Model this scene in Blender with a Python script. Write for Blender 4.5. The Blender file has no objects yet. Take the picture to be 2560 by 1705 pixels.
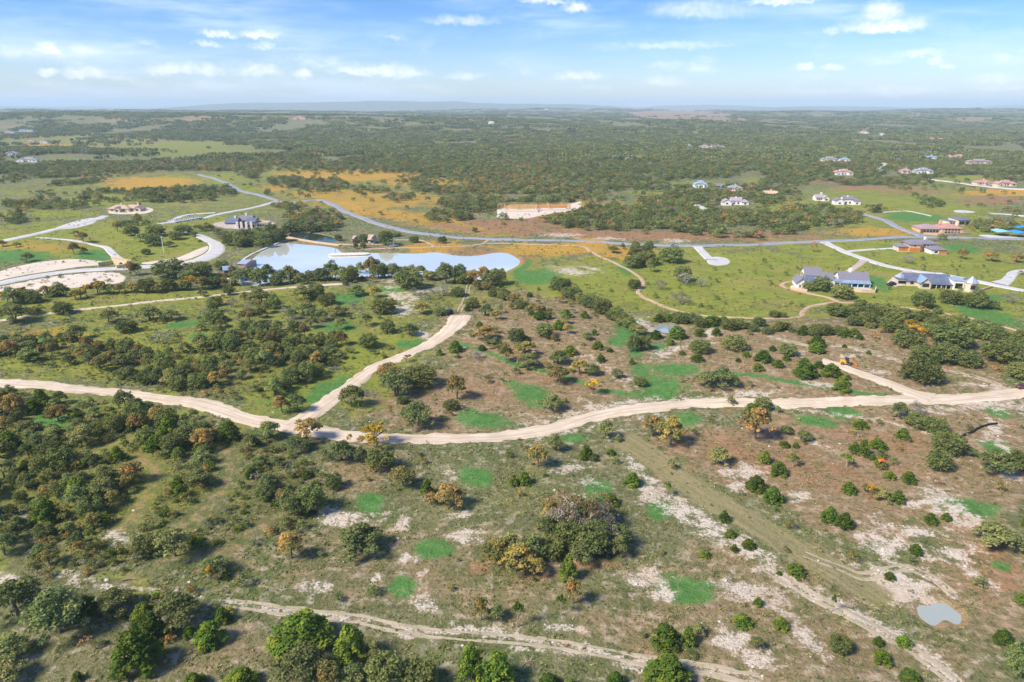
import bpy, math, random
import numpy as np
from mathutils import Vector, Matrix, kdtree

R = math.radians
random.seed(11)
rng = np.random.default_rng(11)
scene = bpy.context.scene
COL = scene.collection

# ------------------------------------------------------------------ camera
W0, H0, F0 = 2560.0, 1705.0, 1706.7
CAM_H = 90.0
PITCH = R(18.85)
cd = bpy.data.cameras.new('camera')
cd.lens, cd.sensor_width = 24.0, 36.0
cd.clip_start, cd.clip_end = 1.0, 60000.0
cam = bpy.data.objects.new('camera', cd)
cam.location = (0, 0, CAM_H)
cam.rotation_euler = (R(90) - PITCH, 0, 0)
COL.objects.link(cam)
scene.camera = cam

# ------------------------------------------------------------------ exposure
scene.render.engine = 'CYCLES'
scene.view_settings.view_transform = 'Standard'
scene.view_settings.look = 'None'
scene.view_settings.exposure = 1.5
scene.view_settings.gamma = 1.0
scene.view_settings.use_curve_mapping = False
scene.cycles.max_bounces = 6
scene.cycles.diffuse_bounces = 3
scene.cycles.transparent_max_bounces = 8
scene.cycles.volume_bounces = 1

# ------------------------------------------------------------------ sun
SUN_EL, SUN_AZ = R(44), R(-118)            # azimuth clockwise from +Y (the view direction)
sv = Vector((math.sin(SUN_AZ) * math.cos(SUN_EL), math.cos(SUN_AZ) * math.cos(SUN_EL), math.sin(SUN_EL)))
sl = bpy.data.lights.new('sun', 'SUN')
sl.energy, sl.angle, sl.color = 2.5, R(14.0), (1.0, 0.89, 0.76)
so = bpy.data.objects.new('sun', sl)
so.rotation_euler = sv.to_track_quat('Z', 'Y').to_euler()
so.location = (-300, -200, 300)
COL.objects.link(so)

# ------------------------------------------------------------------ node helpers
class NT:
    def __init__(s, tree):
        s.t = tree; s.n = tree.nodes; s.l = tree.links
    def node(s, typ, **kw):
        nd = s.n.new(typ)
        for k, v in kw.items(): setattr(nd, k, v)
        return nd
    def put(s, sock, v):
        if v is None: return
        if hasattr(v, 'is_linked') or hasattr(v, 'links'): s.l.new(v, sock)
        else: sock.default_value = v
    def math(s, op, a, b=None, clamp=False):
        nd = s.node('ShaderNodeMath', operation=op, use_clamp=clamp)
        s.put(nd.inputs[0], a); s.put(nd.inputs[1], b)
        return nd.outputs[0]
    def vmath(s, op, a, b=None, out=0):
        nd = s.node('ShaderNodeVectorMath', operation=op)
        s.put(nd.inputs[0], a); s.put(nd.inputs[1], b)
        return nd.outputs[out]
    def noise(s, vec, scale, detail=3, rough=.55, out='Fac'):
        nd = s.node('ShaderNodeTexNoise')
        s.put(nd.inputs['Vector'], vec)
        nd.inputs['Scale'].default_value = scale
        nd.inputs['Detail'].default_value = detail
        nd.inputs['Roughness'].default_value = rough
        return nd.outputs[out]
    def rng(s, v, a, b, c=0., d=1., smooth=True):
        nd = s.node('ShaderNodeMapRange')
        if smooth: nd.interpolation_type = 'SMOOTHSTEP'
        s.put(nd.inputs[0], v)
        for i, x in enumerate((a, b, c, d)): nd.inputs[i + 1].default_value = x
        return nd.outputs[0]
    def mix(s, f, a, b, mode='MIX'):
        nd = s.node('ShaderNodeMix', data_type='RGBA', blend_type=mode)
        s.put(nd.inputs[0], f); s.put(nd.inputs[6], a); s.put(nd.inputs[7], b)
        return nd.outputs[2]
    def hsv(s, col, h=.5, sa=1., v=1.):
        nd = s.node('ShaderNodeHueSaturation')
        s.put(nd.inputs['Hue'], h); s.put(nd.inputs['Saturation'], sa); s.put(nd.inputs['Value'], v)
        s.put(nd.inputs['Color'], col)
        return nd.outputs[0]
def rgb(*c): return (c[0], c[1], c[2], 1.0)

# ------------------------------------------------------------------ camera maths (for placing things on the ground)
cp, sp = math.cos(PITCH), math.sin(PITCH)
def ray(px, py):
    u, v = (px - W0 / 2) / F0, (H0 / 2 - py) / F0
    return Vector((u, cp + v * sp, -sp + v * cp)).normalized()
def project(x, y, z):
    zz = z - CAM_H
    dep = y * cp - zz * sp
    return W0 / 2 + F0 * x / dep, H0 / 2 - F0 * (y * sp + zz * cp) / dep

# ------------------------------------------------------------------ world: Nishita sky with clouds
w = bpy.data.worlds.new('World'); scene.world = w; w.use_nodes = True
wt = NT(w.node_tree); wt.n.clear()
sky = wt.node('ShaderNodeTexSky', sky_type='NISHITA', sun_disc=False)
sky.sun_elevation, sky.sun_rotation = SUN_EL, SUN_AZ
sky.altitude, sky.air_density, sky.dust_density, sky.ozone_density = 200, 1.0, 0.6, 2.0
dirv = wt.node('ShaderNodeTexCoord').outputs['Generated']
sx = wt.node('ShaderNodeSeparateXYZ'); wt.l.new(dirv, sx.inputs[0])
az = wt.math('ARCTAN2', sx.outputs[0], sx.outputs[1])
el = wt.math('ARCSINE', sx.outputs[2])
cxy = wt.node('ShaderNodeCombineXYZ'); wt.l.new(az, cxy.inputs[0]); wt.l.new(el, cxy.inputs[1])
P2 = cxy.outputs[0]
skyc = wt.mix(1.0, wt.hsv(sky.outputs[0], .5, 1.10, 1.0), wt.mix(wt.rng(el, .0, .15), rgb(.88, .95, 1.15), rgb(.37, .645, 1.06)), 'MULTIPLY')
# thin high streaks everywhere
st = wt.vmath('MULTIPLY', P2, (2.6, 17., 1.))
n1 = wt.noise(st, 1.6, 5, .6)
n2 = wt.noise(wt.vmath('MULTIPLY', P2, (1.2, 4., 1.)), 1.7, 2)
cir = wt.math('MULTIPLY', wt.rng(n1, .40, .74), wt.rng(n2, .34, .60))
# small cumulus, each at its own bearing and height
jit = wt.vmath('SUBTRACT', wt.noise(P2, 85., 6, .66, 'Color'), (.5, .5, .5))
jit2 = wt.vmath('SUBTRACT', wt.noise(P2, 16., 3, .55, 'Color'), (.5, .5, .5))
PJ = wt.vmath('ADD', P2, wt.vmath('MULTIPLY', jit, (.026, .017, 0.)))
PJ = wt.vmath('ADD', PJ, wt.vmath('MULTIPLY', jit2, (.034, .012, 0.)))
CLOUDS = [(122,130,26,13,1.),(215,132,30,11,.55),(130,186,14,9,.9),(215,186,45,11,.8),(545,88,34,8,.9),(520,113,26,7,.8),
 (650,86,48,9,.95),(650,115,26,9,.7),(440,178,70,14,.7),(530,182,35,14,.65),(655,178,52,16,.7),(760,187,24,13,.85),(930,178,105,14,.85),
 (1020,186,50,12,.7),(1165,191,45,9,.6),(985,98,14,6,.5),(1440,20,30,13,.9),(1360,2,60,8,.8),(1950,2,75,9,.9),
 (1445,194,55,10,.7),(1660,205,45,11,.6),(2018,167,19,10,.95),(2092,168,22,8,.9),(2200,38,40,24,.85),(2210,68,88,16,1.),(2075,79,14,9,.85),
 (2290,137,50,9,.7),(2345,155,11,11,.7),(2367,171,12,6,.6),(2255,231,85,12,.6),(2475,200,36,10,.7),(2490,222,50,6,.5),(2500,151,18,9,.6),
 (2480,250,50,8,.45),(2050,232,90,7,.35),(1150,55,85,12,.55),(1740,30,110,22,.5),(1680,118,120,8,.5)]
acc = None
for (px, py, rx, ry, a) in CLOUDS:
    d = ray(px, py)
    ca, ce = math.atan2(d.x, d.y), math.asin(d.z)
    v = wt.vmath('MULTIPLY', wt.vmath('SUBTRACT', PJ, (ca, ce, 0.)), (F0 / (rx * 1.05), F0 / (ry * 1.25), 0.))
    q = wt.node('ShaderNodeSeparateXYZ'); wt.l.new(v, q.inputs[0])
    yy = wt.math('MAXIMUM', q.outputs[1], wt.math('MULTIPLY', q.outputs[1], -1.9))     # flatter underneath
    rr_ = wt.math('SQRT', wt.math('ADD', wt.math('MULTIPLY', q.outputs[0], q.outputs[0]), wt.math('MULTIPLY', yy, yy)))
    m = wt.rng(rr_, 1.3, .30, 0., a)
    acc = m if acc is None else wt.math('MAXIMUM', acc, m)
bank = wt.math('MULTIPLY', wt.rng(wt.noise(wt.vmath('MULTIPLY', PJ, (9., 30., 1.)), 1., 5, .62), .50, .72), wt.math('MULTIPLY', wt.rng(el, .012, .03), wt.rng(el, .12, .05)))
acc = wt.math('MAXIMUM', acc, wt.math('MULTIPLY', bank, .55))
tex = wt.rng(wt.noise(P2, 75., 4, .6), .30, .66)
cum = wt.math('MULTIPLY', acc, wt.math('ADD', wt.math('MULTIPLY', tex, .55), .45))
c1 = wt.mix(wt.math('MULTIPLY', cir, .62), skyc, rgb(6.2, 7.2, 9.0))
c2 = wt.mix(wt.math('MULTIPLY', cum, .85), c1, rgb(8.6, 8.5, 8.8))
bg = wt.node('ShaderNodeBackground'); bg.inputs[1].default_value = 0.058
wt.l.new(c2, bg.inputs[0])
wo = wt.node('ShaderNodeOutputWorld'); wt.l.new(bg.outputs[0], wo.inputs[0])

# ------------------------------------------------------------------ object helpers
def tag(o, label=None, cat=None, group=None, kind=None):
    if label: o['label'] = label
    if cat: o['category'] = cat
    if group: o['group'] = group
    if kind: o['kind'] = kind
    return o
def empty(name, loc, rz=0):
    o = bpy.data.objects.new(name, None); o.location = loc; o.rotation_euler = (0, 0, rz)
    o.empty_display_size = .5
    COL.objects.link(o); return o
class MB:
    """collects faces into one mesh"""
    def __init__(s): s.v = []; s.f = []
    def poly(s, pts):
        b = len(s.v); s.v += [tuple(p) for p in pts]; s.f.append(tuple(range(b, b + len(pts)))); return s
    def box(s, x0, x1, y0, y1, z0, z1):
        b = len(s.v)
        s.v += [(x0,y0,z0),(x1,y0,z0),(x1,y1,z0),(x0,y1,z0),(x0,y0,z1),(x1,y0,z1),(x1,y1,z1),(x0,y1,z1)]
        s.f += [tuple(b + i for i in q) for q in ((0,3,2,1),(4,5,6,7),(0,1,5,4),(1,2,6,5),(2,3,7,6),(3,0,4,7))]
        return s
    def slab(s, pts, t):
        """a polygon given thickness t downwards"""
        b = len(s.v); n = len(pts)
        s.v += [tuple(p) for p in pts] + [(p[0], p[1], p[2] - t) for p in pts]
        s.f.append(tuple(range(b, b + n))); s.f.append(tuple(range(b + 2*n - 1, b + n - 1, -1)))
        for i in range(n):
            j = (i + 1) % n
            s.f.append((b + i, b + n + i, b + n + j, b + j))
        return s
    def tube(s, pts, rad, n=5):
        b = len(s.v); pts = [Vector(p) for p in pts]
        if not hasattr(rad, '__len__'): rad = [rad] * len(pts)
        for i, p in enumerate(pts):
            d = (pts[min(i + 1, len(pts) - 1)] - pts[max(i - 1, 0)]).normalized()
            a = d.cross(Vector((.31, .95, .1))).normalized(); c = d.cross(a)
            for k in range(n):
                t = 2 * math.pi * k / n
                s.v.append(tuple(p + (a * math.cos(t) + c * math.sin(t)) * rad[i]))
        for i in range(len(pts) - 1):
            for k in range(n):
                k2 = (k + 1) % n
                s.f.append((b + i*n + k, b + i*n + k2, b + (i+1)*n + k2, b + (i+1)*n + k))
        s.f.append(tuple(b + k for k in range(n))); s.f.append(tuple(b + (len(pts)-1)*n + k for k in range(n)))
        return s
    def cone(s, x, y, z0, z1, r0, r1, n=10):
        return s.tube([(x, y, z0), (x, y, z1)], [r0, r1], n)
    def mesh(s, name, mat):
        m = bpy.data.meshes.new(name); m.from_pydata(s.v, [], s.f); m.update()
        if mat: m.materials.append(mat)
        return m
    def build(s, name, mat, parent=None):
        o = bpy.data.objects.new(name, s.mesh(name, mat)); COL.objects.link(o)
        if parent: o.parent = parent
        return o

# ------------------------------------------------------------------ terrain height
def sstep(a, b, x):
    t = np.clip((x - a) / (b - a), 0, 1); return t * t * (3 - 2 * t)
def _hash(i, j, s):
    h = (i * 374761393 + j * 668265263 + s * 974634777) & 0xffffffff
    h = ((h ^ (h >> 13)) * 1274126177) & 0xffffffff
    return ((h ^ (h >> 16)) & 0xffff) / 65535.0
def vn(x, y, s=0):
    x = np.asarray(x, float); y = np.asarray(y, float)
    xi = np.floor(x).astype(np.int64); yi = np.floor(y).astype(np.int64)
    fx = x - xi; fy = y - yi
    fx = fx * fx * fx * (fx * (fx * 6 - 15) + 10); fy = fy * fy * fy * (fy * (fy * 6 - 15) + 10)
    a, b = _hash(xi, yi, s), _hash(xi + 1, yi, s)
    c, d = _hash(xi, yi + 1, s), _hash(xi + 1, yi + 1, s)
    return (a * (1 - fx) + b * fx) * (1 - fy) + (c * (1 - fx) + d * fx) * fy - .5
def raw_h(x, y):
    x = np.asarray(x, float); y = np.asarray(y, float)
    near = 1 - sstep(900, 2200, y)
    h = near * (4.2 * vn(x / 130, y / 130, 1) + 1.6 * vn(x / 46, y / 46, 2) + .55 * vn(x / 13, y / 13, 3))
    h = h + 3.0 * np.exp(-((x - 5) / 60) ** 2 - ((y - 285) / 40) ** 2) - 2.5 * np.exp(-((x - 60) / 22) ** 2 - ((y - 318) / 30) ** 2)
    rp = np.hypot(x - 75, y - 111.5)
    h = h - 2.0 * np.exp(-(rp / 5.5) ** 2) + .8 * np.exp(-((rp - 10) / 3) ** 2)
    far = sstep(1500, 4200, y)
    h = h + far * (30 * vn(x / 1300, y / 1500, 5) + 46 * vn(x / 2600, y / 900, 15) + 18 * vn(x / 420, y / 520, 6) + 5 * vn(x / 150, y / 170, 7))
    h = h + (46 + 58 * vn(x / 1900, y / 2400, 17)) * sstep(2300, 6500, y) * (1 - sstep(8200, 11000, y))
    left = sstep(500, -900, x)
    h = h + 36 * left * np.exp(-((y - 3300) / 620) ** 2)
    h = h + 24 * np.exp(-((x - 920) / 330) ** 2 - ((y - 3500) / 330) ** 2)
    hills = sstep(11000, 16000, y)
    h = h + hills * (92 + 190 * vn(x / 4600, y / 5200, 9) + 80 * vn(x / 1500, y / 2500, 10))
    return h
# water bodies: pixel outlines laid onto a level plane, then kept as ground positions
WATER = {}
def plane_pt(px, py, z):
    d = ray(px, py); t = (z - CAM_H) / d.z
    return (d.x * t, d.y * t)
def smooth_closed(pts, it=2):
    p = [np.array(q, float) for q in pts]
    for _ in range(it):
        q = []
        for i in range(len(p)):
            a, b = p[i], p[(i + 1) % len(p)]
            q += [a * .75 + b * .25, a * .25 + b * .75]
        p = q
    return np.array(p)
def water_body(name, z, pix, it=2):
    WATER[name] = (z, smooth_closed([plane_pt(x, y, z) for x, y in pix], it))
water_body('lake', 0.0, [(590,712),(602,690),(612,664),(640,640),(660,622),(690,612),(720,606),(760,610),(800,612),(842,620),(860,634),(880,640),(900,634),
    (950,632),(1000,634),(1050,634),(1090,630),(1110,634),(1150,641),(1190,640),(1230,632),(1265,632),(1285,640),(1302,652),(1296,664),(1270,676),(1240,692),
    (1215,702),(1170,694),(1110,688),(1060,684),(980,690),(900,692),(820,694),(760,690),(720,694),(680,706),(640,716)])
water_body('canal', 0.0, [(722,582),(760,580),(800,586),(835,594),(850,600),(838,606),(800,604),(760,598),(722,591)])
water_body('pond', None or float(raw_h(75, 290)) - .6, [(1633,816),(1645,810),(1675,809),(1700,813),(1716,820),(1708,828),(1690,832),(1660,832),(1640,826)])
water_body('stock_pond', float(raw_h(72, 107)) - .4, [(2291,1517),(2302,1511),(2318,1516),(2330,1513),(2336,1507),(2352,1509),(2358,1503),(2368,1512),(2382,1521),(2395,1532),(2404,1537),(2403,1560),(2386,1561),(2372,1552),(2358,1549),(2348,1558),(2338,1566),(2326,1563),(2312,1554),(2296,1540)], 1)
def poly_sd(P, x, y):
    """signed distance to a polygon, negative inside"""
    d2 = np.full(x.shape, 1e18); ins = np.zeros(x.shape, bool)
    for i in range(len(P)):
        ax, ay = P[i - 1]; bx, by = P[i]
        ex, ey = bx - ax, by - ay
        t = np.clip(((x - ax) * ex + (y - ay) * ey) / (ex * ex + ey * ey + 1e-9), 0, 1)
        d2 = np.minimum(d2, (x - ax - t * ex) ** 2 + (y - ay - t * ey) ** 2)
        c = (ay > y) != (by > y)
        ins ^= c & (x < ex * (y - ay) / (ey + 1e-12) + ax)
    d = np.sqrt(d2)
    return np.where(ins, -d, d)
def height(x, y):
    x = np.atleast_1d(np.asarray(x, float)); y = np.atleast_1d(np.asarray(y, float))
    h = raw_h(x, y)
    for z, P in WATER.values():
        m = 34.
        k = (x > P[:, 0].min() - m) & (x < P[:, 0].max() + m) & (y > P[:, 1].min() - m) & (y < P[:, 1].max() + m)
        if not k.any(): continue
        sd = poly_sd(P, x[k], y[k])
        hk = z + .35 + (h[k] - z - .35) * sstep(0, m, sd)
        hk = np.where(sd < 1.5, z + .35 * np.clip(sd / 1.5, -4, 1), hk)
        h[k] = hk
    return h
def H(x, y): return float(height(x, y)[0])
_T = np.geomspace(60, 30000, 420)
def ground(px, py):
    """where the sight line through a photograph pixel meets the land"""
    d = ray(px, py)
    x, y, z = d.x * _T, d.y * _T, CAM_H + d.z * _T
    g = z - height(x, y)
    i = np.argmax(g < 0)
    if g[i] >= 0: i = len(_T) - 1
    a, b = _T[max(i - 1, 0)], _T[i]
    for _ in range(3):
        ts = np.linspace(a, b, 9)
        gg = CAM_H + d.z * ts - height(d.x * ts, d.y * ts)
        j = int(np.argmax(gg < 0)) if (gg < 0).any() else 8
        a, b = ts[max(j - 1, 0)], ts[j]
    t = (a + b) / 2
    X, Y = d.x * t, d.y * t
    return Vector((X, Y, H(X, Y)))
def mpp(P):
    """metres per photograph pixel across the view at a place"""
    return (P.y * cp - (P.z - CAM_H) * sp) / F0
# ------------------------------------------------------------------ materials
def plain(name, col, rough=.8, var=.12, scale=1.5, metal=0., spec=.3, col2=None):
    m = bpy.data.materials.new(name); m.use_nodes = True
    t = NT(m.node_tree); b = t.n['Principled BSDF']
    pos = t.node('ShaderNodeTexCoord').outputs['Object']
    n = t.noise(pos, scale, 4, .6)
    c = t.mix(t.rng(n, .35, .65), rgb(*(col2 or [q * (1 - var * 1.6) for q in col])), rgb(*[min(1, q * (1 + var)) for q in col]))
    t.l.new(c, b.inputs['Base Color'])
    b.inputs['Roughness'].default_value = rough; b.inputs['Metallic'].default_value = metal
    b.inputs['Specular IOR Level'].default_value = spec
    return m
_a, _b = ground(1600, 1120), ground(2150, 1465)
MOWN_ANGLE = -math.atan2(_b.y - _a.y, _b.x - _a.x)
def ground_mat():
    m = bpy.data.materials.new('hill_country_ground'); m.use_nodes = True
    t = NT(m.node_tree); b = t.n['Principled BSDF']
    pos = t.node('ShaderNodeNewGeometry').outputs['Position']
    a0 = t.node('ShaderNodeAttribute', attribute_name='m0'); a1 = t.node('ShaderNodeAttribute', attribute_name='m1')
    s0 = t.node('ShaderNodeSeparateColor'); t.l.new(a0.outputs['Color'], s0.inputs[0])
    s1 = t.node('ShaderNodeSeparateColor'); t.l.new(a1.outputs['Color'], s1.inputs[0])
    dry, lime, gold, red = s0.outputs[0], s0.outputs[1], s0.outputs[2], a0.outputs['Alpha']
    lush, cal, dirt, forest = s1.outputs[0], s1.outputs[1], s1.outputs[2], a1.outputs['Alpha']
    def nn(vec, sc, det, ro, a=.30, b=.70):      # noise spread over the whole 0..1 range
        return t.rng(t.noise(vec, sc, det, ro), a, b, 0., 1., False)
    nA = nn(pos, .020, 4, .6); nB = nn(pos, .085, 5, .62); nC = nn(pos, .40, 5, .66); nD = nn(pos, 1.9, 4, .7)
    stretch = t.vmath('MULTIPLY', pos, (.16, .62, .3)); nE = nn(stretch, 1., 4, .65)
    st2 = t.vmath('MULTIPLY', pos, (.9, .28, .3)); nF = nn(st2, 1., 4, .7)
    mixn = t.math('ADD', t.math('MULTIPLY', nC, .55), t.math('MULTIPLY', nD, .45))
    mixb = t.math('ADD', t.math('MULTIPLY', nB, .45), t.math('MULTIPLY', nC, .55))
    def sharp(mask, n, amp, lo=.38, hi=.62):
        return t.rng(t.math('ADD', mask, t.math('MULTIPLY', t.math('SUBTRACT', n, .5), amp)), lo, hi)
    nM = nn(pos, .95, 4, .62)
    # rough pasture: grey green and yellow green grass, straw, dark weeds, bare specks
    base = t.mix(nB, rgb(.105,.122,.040), rgb(.205,.190,.088))
    base = t.mix(t.rng(nA, .45, .8), base, t.mix(nC, rgb(.082,.125,.034), rgb(.160,.190,.058)))
    base = t.mix(t.math('MULTIPLY', t.rng(nC, .52, .92), .8), base, rgb(.330,.295,.190))
    base = t.mix(t.math('MULTIPLY', t.rng(nF, .55, .9), .6), base, rgb(.300,.262,.165))
    base = t.mix(t.math('MULTIPLY', t.rng(nM, .52, .85), .80), base, rgb(.060,.082,.026))
    base = t.mix(t.math('MULTIPLY', t.rng(nD, .56, .85), .70), base, rgb(.044,.058,.020))
    base = t.mix(t.math('MULTIPLY', t.rng(mixn, .60, .78), .6), base, rgb(.44,.40,.31))
    dryc = t.mix(nB, rgb(.315,.205,.115), rgb(.250,.190,.092))
    dryc = t.mix(t.rng(nC, .38, .9), dryc, rgb(.375,.275,.165))
    dryc = t.mix(t.math('MULTIPLY', t.rng(nE, .48, .9), .85), dryc, rgb(.165,.145,.060))
    dryc = t.mix(t.math('MULTIPLY', t.rng(nF, .52, .9), .6), dryc, rgb(.240,.148,.088))
    dryc = t.mix(t.math('MULTIPLY', t.rng(nM, .52, .85), .75), dryc, rgb(.118,.105,.048))
    dryc = t.mix(t.math('MULTIPLY', t.rng(nD, .56, .85), .65), dryc, rgb(.090,.078,.038))
    dryc = t.mix(t.math('MULTIPLY', t.rng(mixn, .58, .76), .6), dryc, rgb(.46,.38,.28))
    c = t.mix(sharp(dry, mixb, .9, .20, .80), base, dryc)
    limec = t.mix(nB, rgb(0.157,0.203,0.028), rgb(0.270,0.274,0.046))
    limec = t.mix(t.math('MULTIPLY', t.rng(nE, .50, .9), .75), limec, rgb(0.101,0.145,0.028))
    limec = t.mix(t.math('MULTIPLY', t.rng(nA, .5, .85), .65), limec, rgb(0.260,0.221,0.063))
    limec = t.mix(t.math('MULTIPLY', t.rng(nC, .6, .9), .5), limec, rgb(0.298,0.289,0.074))
    c = t.mix(sharp(lime, mixb, .7, .20, .80), c, limec)
    goldc = t.mix(nB, rgb(0.507,0.277,0.042), rgb(0.349,0.238,0.047))
    goldc = t.mix(t.math('MULTIPLY', t.rng(nC, .5, .9), .5), goldc, rgb(0.207,0.166,0.033))
    c = t.mix(sharp(gold, mixb, .7, .20, .80), c, goldc)
    redc = t.mix(nB, rgb(.365,.185,.092), rgb(.285,.150,.078))
    redc = t.mix(t.math('MULTIPLY', t.rng(nE, .42, .9), .75), redc, rgb(.165,.130,.058))
    redc = t.mix(t.math('MULTIPLY', t.rng(nC, .48, .9), .6), redc, rgb(.345,.255,.165))
    redc = t.mix(t.math('MULTIPLY', t.rng(nM, .52, .85), .6), redc, rgb(.115,.095,.045))
    c = t.mix(sharp(red, mixb, 1.1, .25, .85), c, redc)
    forc = t.mix(nC, rgb(0.100,0.111,0.036), rgb(0.193,0.165,0.054))
    c = t.mix(t.rng(forest, .2, .9), c, forc)
    dirtc = t.mix(nC, rgb(0.449,0.303,0.156), rgb(0.298,0.199,0.090))
    c = t.mix(sharp(dirt, mixn, 1.3, .35, .95), c, dirtc)
    lushc = t.mix(nC, rgb(.044,.150,.030), rgb(.105,.240,.055))
    lushc = t.mix(t.math('MULTIPLY', t.rng(nF, .5, .9), .55), lushc, rgb(.170,.250,.095))
    lushc = t.mix(t.math('MULTIPLY', t.rng(nD, .56, .9), .5), lushc, rgb(.030,.095,.026))
    c = t.mix(t.math('MULTIPLY', sharp(lush, t.math('ADD', t.math('MULTIPLY', mixb, .6), t.math('MULTIPLY', nM, .4)), 1.25, .28, .88), .96), c, lushc)
    calc = t.mix(nD, rgb(.44,.37,.285), rgb(.66,.585,.48))
    calc = t.mix(t.math('MULTIPLY', t.rng(nB, .45, .9), .6), calc, rgb(.52,.39,.28))
    calc = t.mix(t.math('MULTIPLY', t.rng(nE, .55, .9), .5), calc, rgb(.30,.25,.16))
    c = t.mix(sharp(cal, mixn, 1.5, .40, .84), c, calc)
    t.l.new(c, b.inputs['Base Color'])
    b.inputs['Roughness'].default_value = .95; b.inputs['Specular IOR Level'].default_value = .1
    # the mown strip: short straw and olive stubble, striped along its length
    sm = t.node('ShaderNodeAttribute', attribute_name='mown').outputs['Fac']
    rot = t.node('ShaderNodeVectorRotate', rotation_type='Z_AXIS'); t.l.new(pos, rot.inputs['Vector']); rot.inputs['Angle'].default_value = MOWN_ANGLE
    nS = nn(t.vmath('MULTIPLY', rot.outputs[0], (.05, .75, .1)), 1., 5, .62)
    moc = t.mix(nS, rgb(.185,.180,.072), rgb(.345,.275,.150))
    moc = t.mix(t.math('MULTIPLY', t.rng(nC, .55, .95), .5), moc, rgb(.150,.165,.060))
    moc = t.mix(t.math('MULTIPLY', t.rng(nM, .6, .9), .35), moc, rgb(.120,.112,.050))
    c = t.mix(t.math('MULTIPLY', t.rng(t.math('ADD', sm, t.math('MULTIPLY', t.math('SUBTRACT', mixb, .5), .45)), .25, .70), .9), c, moc)
    t.l.new(c, b.inputs['Base Color'])
    bmp = t.node('ShaderNodeBump'); bmp.inputs['Strength'].default_value = .9; bmp.inputs['Distance'].default_value = .35
    t.l.new(mixn, bmp.inputs['Height']); t.l.new(bmp.outputs[0], b.inputs['Normal'])
    return m
def water_mat(name, col, rough=.015, ior=1.4, mirror=0.):
    m = bpy.data.materials.new(name); m.use_nodes = True
    t = NT(m.node_tree); b = t.n['Principled BSDF']
    pos = t.node('ShaderNodeNewGeometry').outputs['Position']
    b.inputs['Base Color'].default_value = rgb(*col); b.inputs['Roughness'].default_value = rough
    b.inputs['IOR'].default_value = ior; b.inputs['Metallic'].default_value = mirror
    bmp = t.node('ShaderNodeBump'); bmp.inputs['Strength'].default_value = .015; bmp.inputs['Distance'].default_value = .1
    t.l.new(t.noise(t.vmath('MULTIPLY', pos, (.5, .9, 1.)), 1.0, 3), bmp.inputs['Height']); t.l.new(bmp.outputs[0], b.inputs['Normal'])
    return m
def road_mat(name, c0, c1, c2, streak=.5, crumbs=.5):
    m = bpy.data.materials.new(name); m.use_nodes = True
    t = NT(m.node_tree); b = t.n['Principled BSDF']
    pos = t.node('ShaderNodeNewGeometry').outputs['Position']
    uv = t.node('ShaderNodeUVMap', uv_map='road').outputs[0]
    sx = t.node('ShaderNodeSeparateXYZ'); t.l.new(uv, sx.inputs[0])
    sv_ = t.vmath('MULTIPLY', uv, (7., .035, 0.)); n1 = t.noise(sv_, 1., 5, .6)
    n2 = t.noise(pos, .16, 4, .6); n3 = t.noise(pos, 1.6, 4, .7)
    c = t.mix(t.rng(n2, .36, .64), rgb(*c0), rgb(*c1))
    c = t.mix(t.math('MULTIPLY', t.rng(n1, .44, .66), streak), c, rgb(*c2))
    c = t.mix(t.math('MULTIPLY', t.rng(n3, .52, .70), crumbs), c, rgb(*c2))
    t.l.new(c, b.inputs['Base Color']); b.inputs['Roughness'].default_value = .9; b.inputs['Specular IOR Level'].default_value = .15
    bmp = t.node('ShaderNodeBump'); bmp.inputs['Strength'].default_value = .5; bmp.inputs['Distance'].default_value = .12
    t.l.new(t.math('ADD', n1, n3), bmp.inputs['Height']); t.l.new(bmp.outputs[0], b.inputs['Normal'])
    return m
M_GRAVEL = road_mat('pale_caliche_gravel', (.64,.54,.41), (.55,.45,.33), (.38,.30,.20), .75, .5)
M_ASPHALT = road_mat('blue_grey_asphalt', (.25,.27,.31), (.30,.31,.34), (.20,.21,.24), .35, .3)
M_CONC = road_mat('pale_road_concrete', (.47,.46,.44), (.54,.53,.50), (.36,.35,.33), .3, .3)
M_TRAIL = road_mat('tan_decomposed_granite', (.50,.35,.24), (.43,.29,.19), (.34,.22,.14), .4, .4)
M_TANPAVE = road_mat('rosy_paving', (.44,.35,.31), (.50,.41,.36), (.33,.25,.22), .3, .4)

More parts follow.
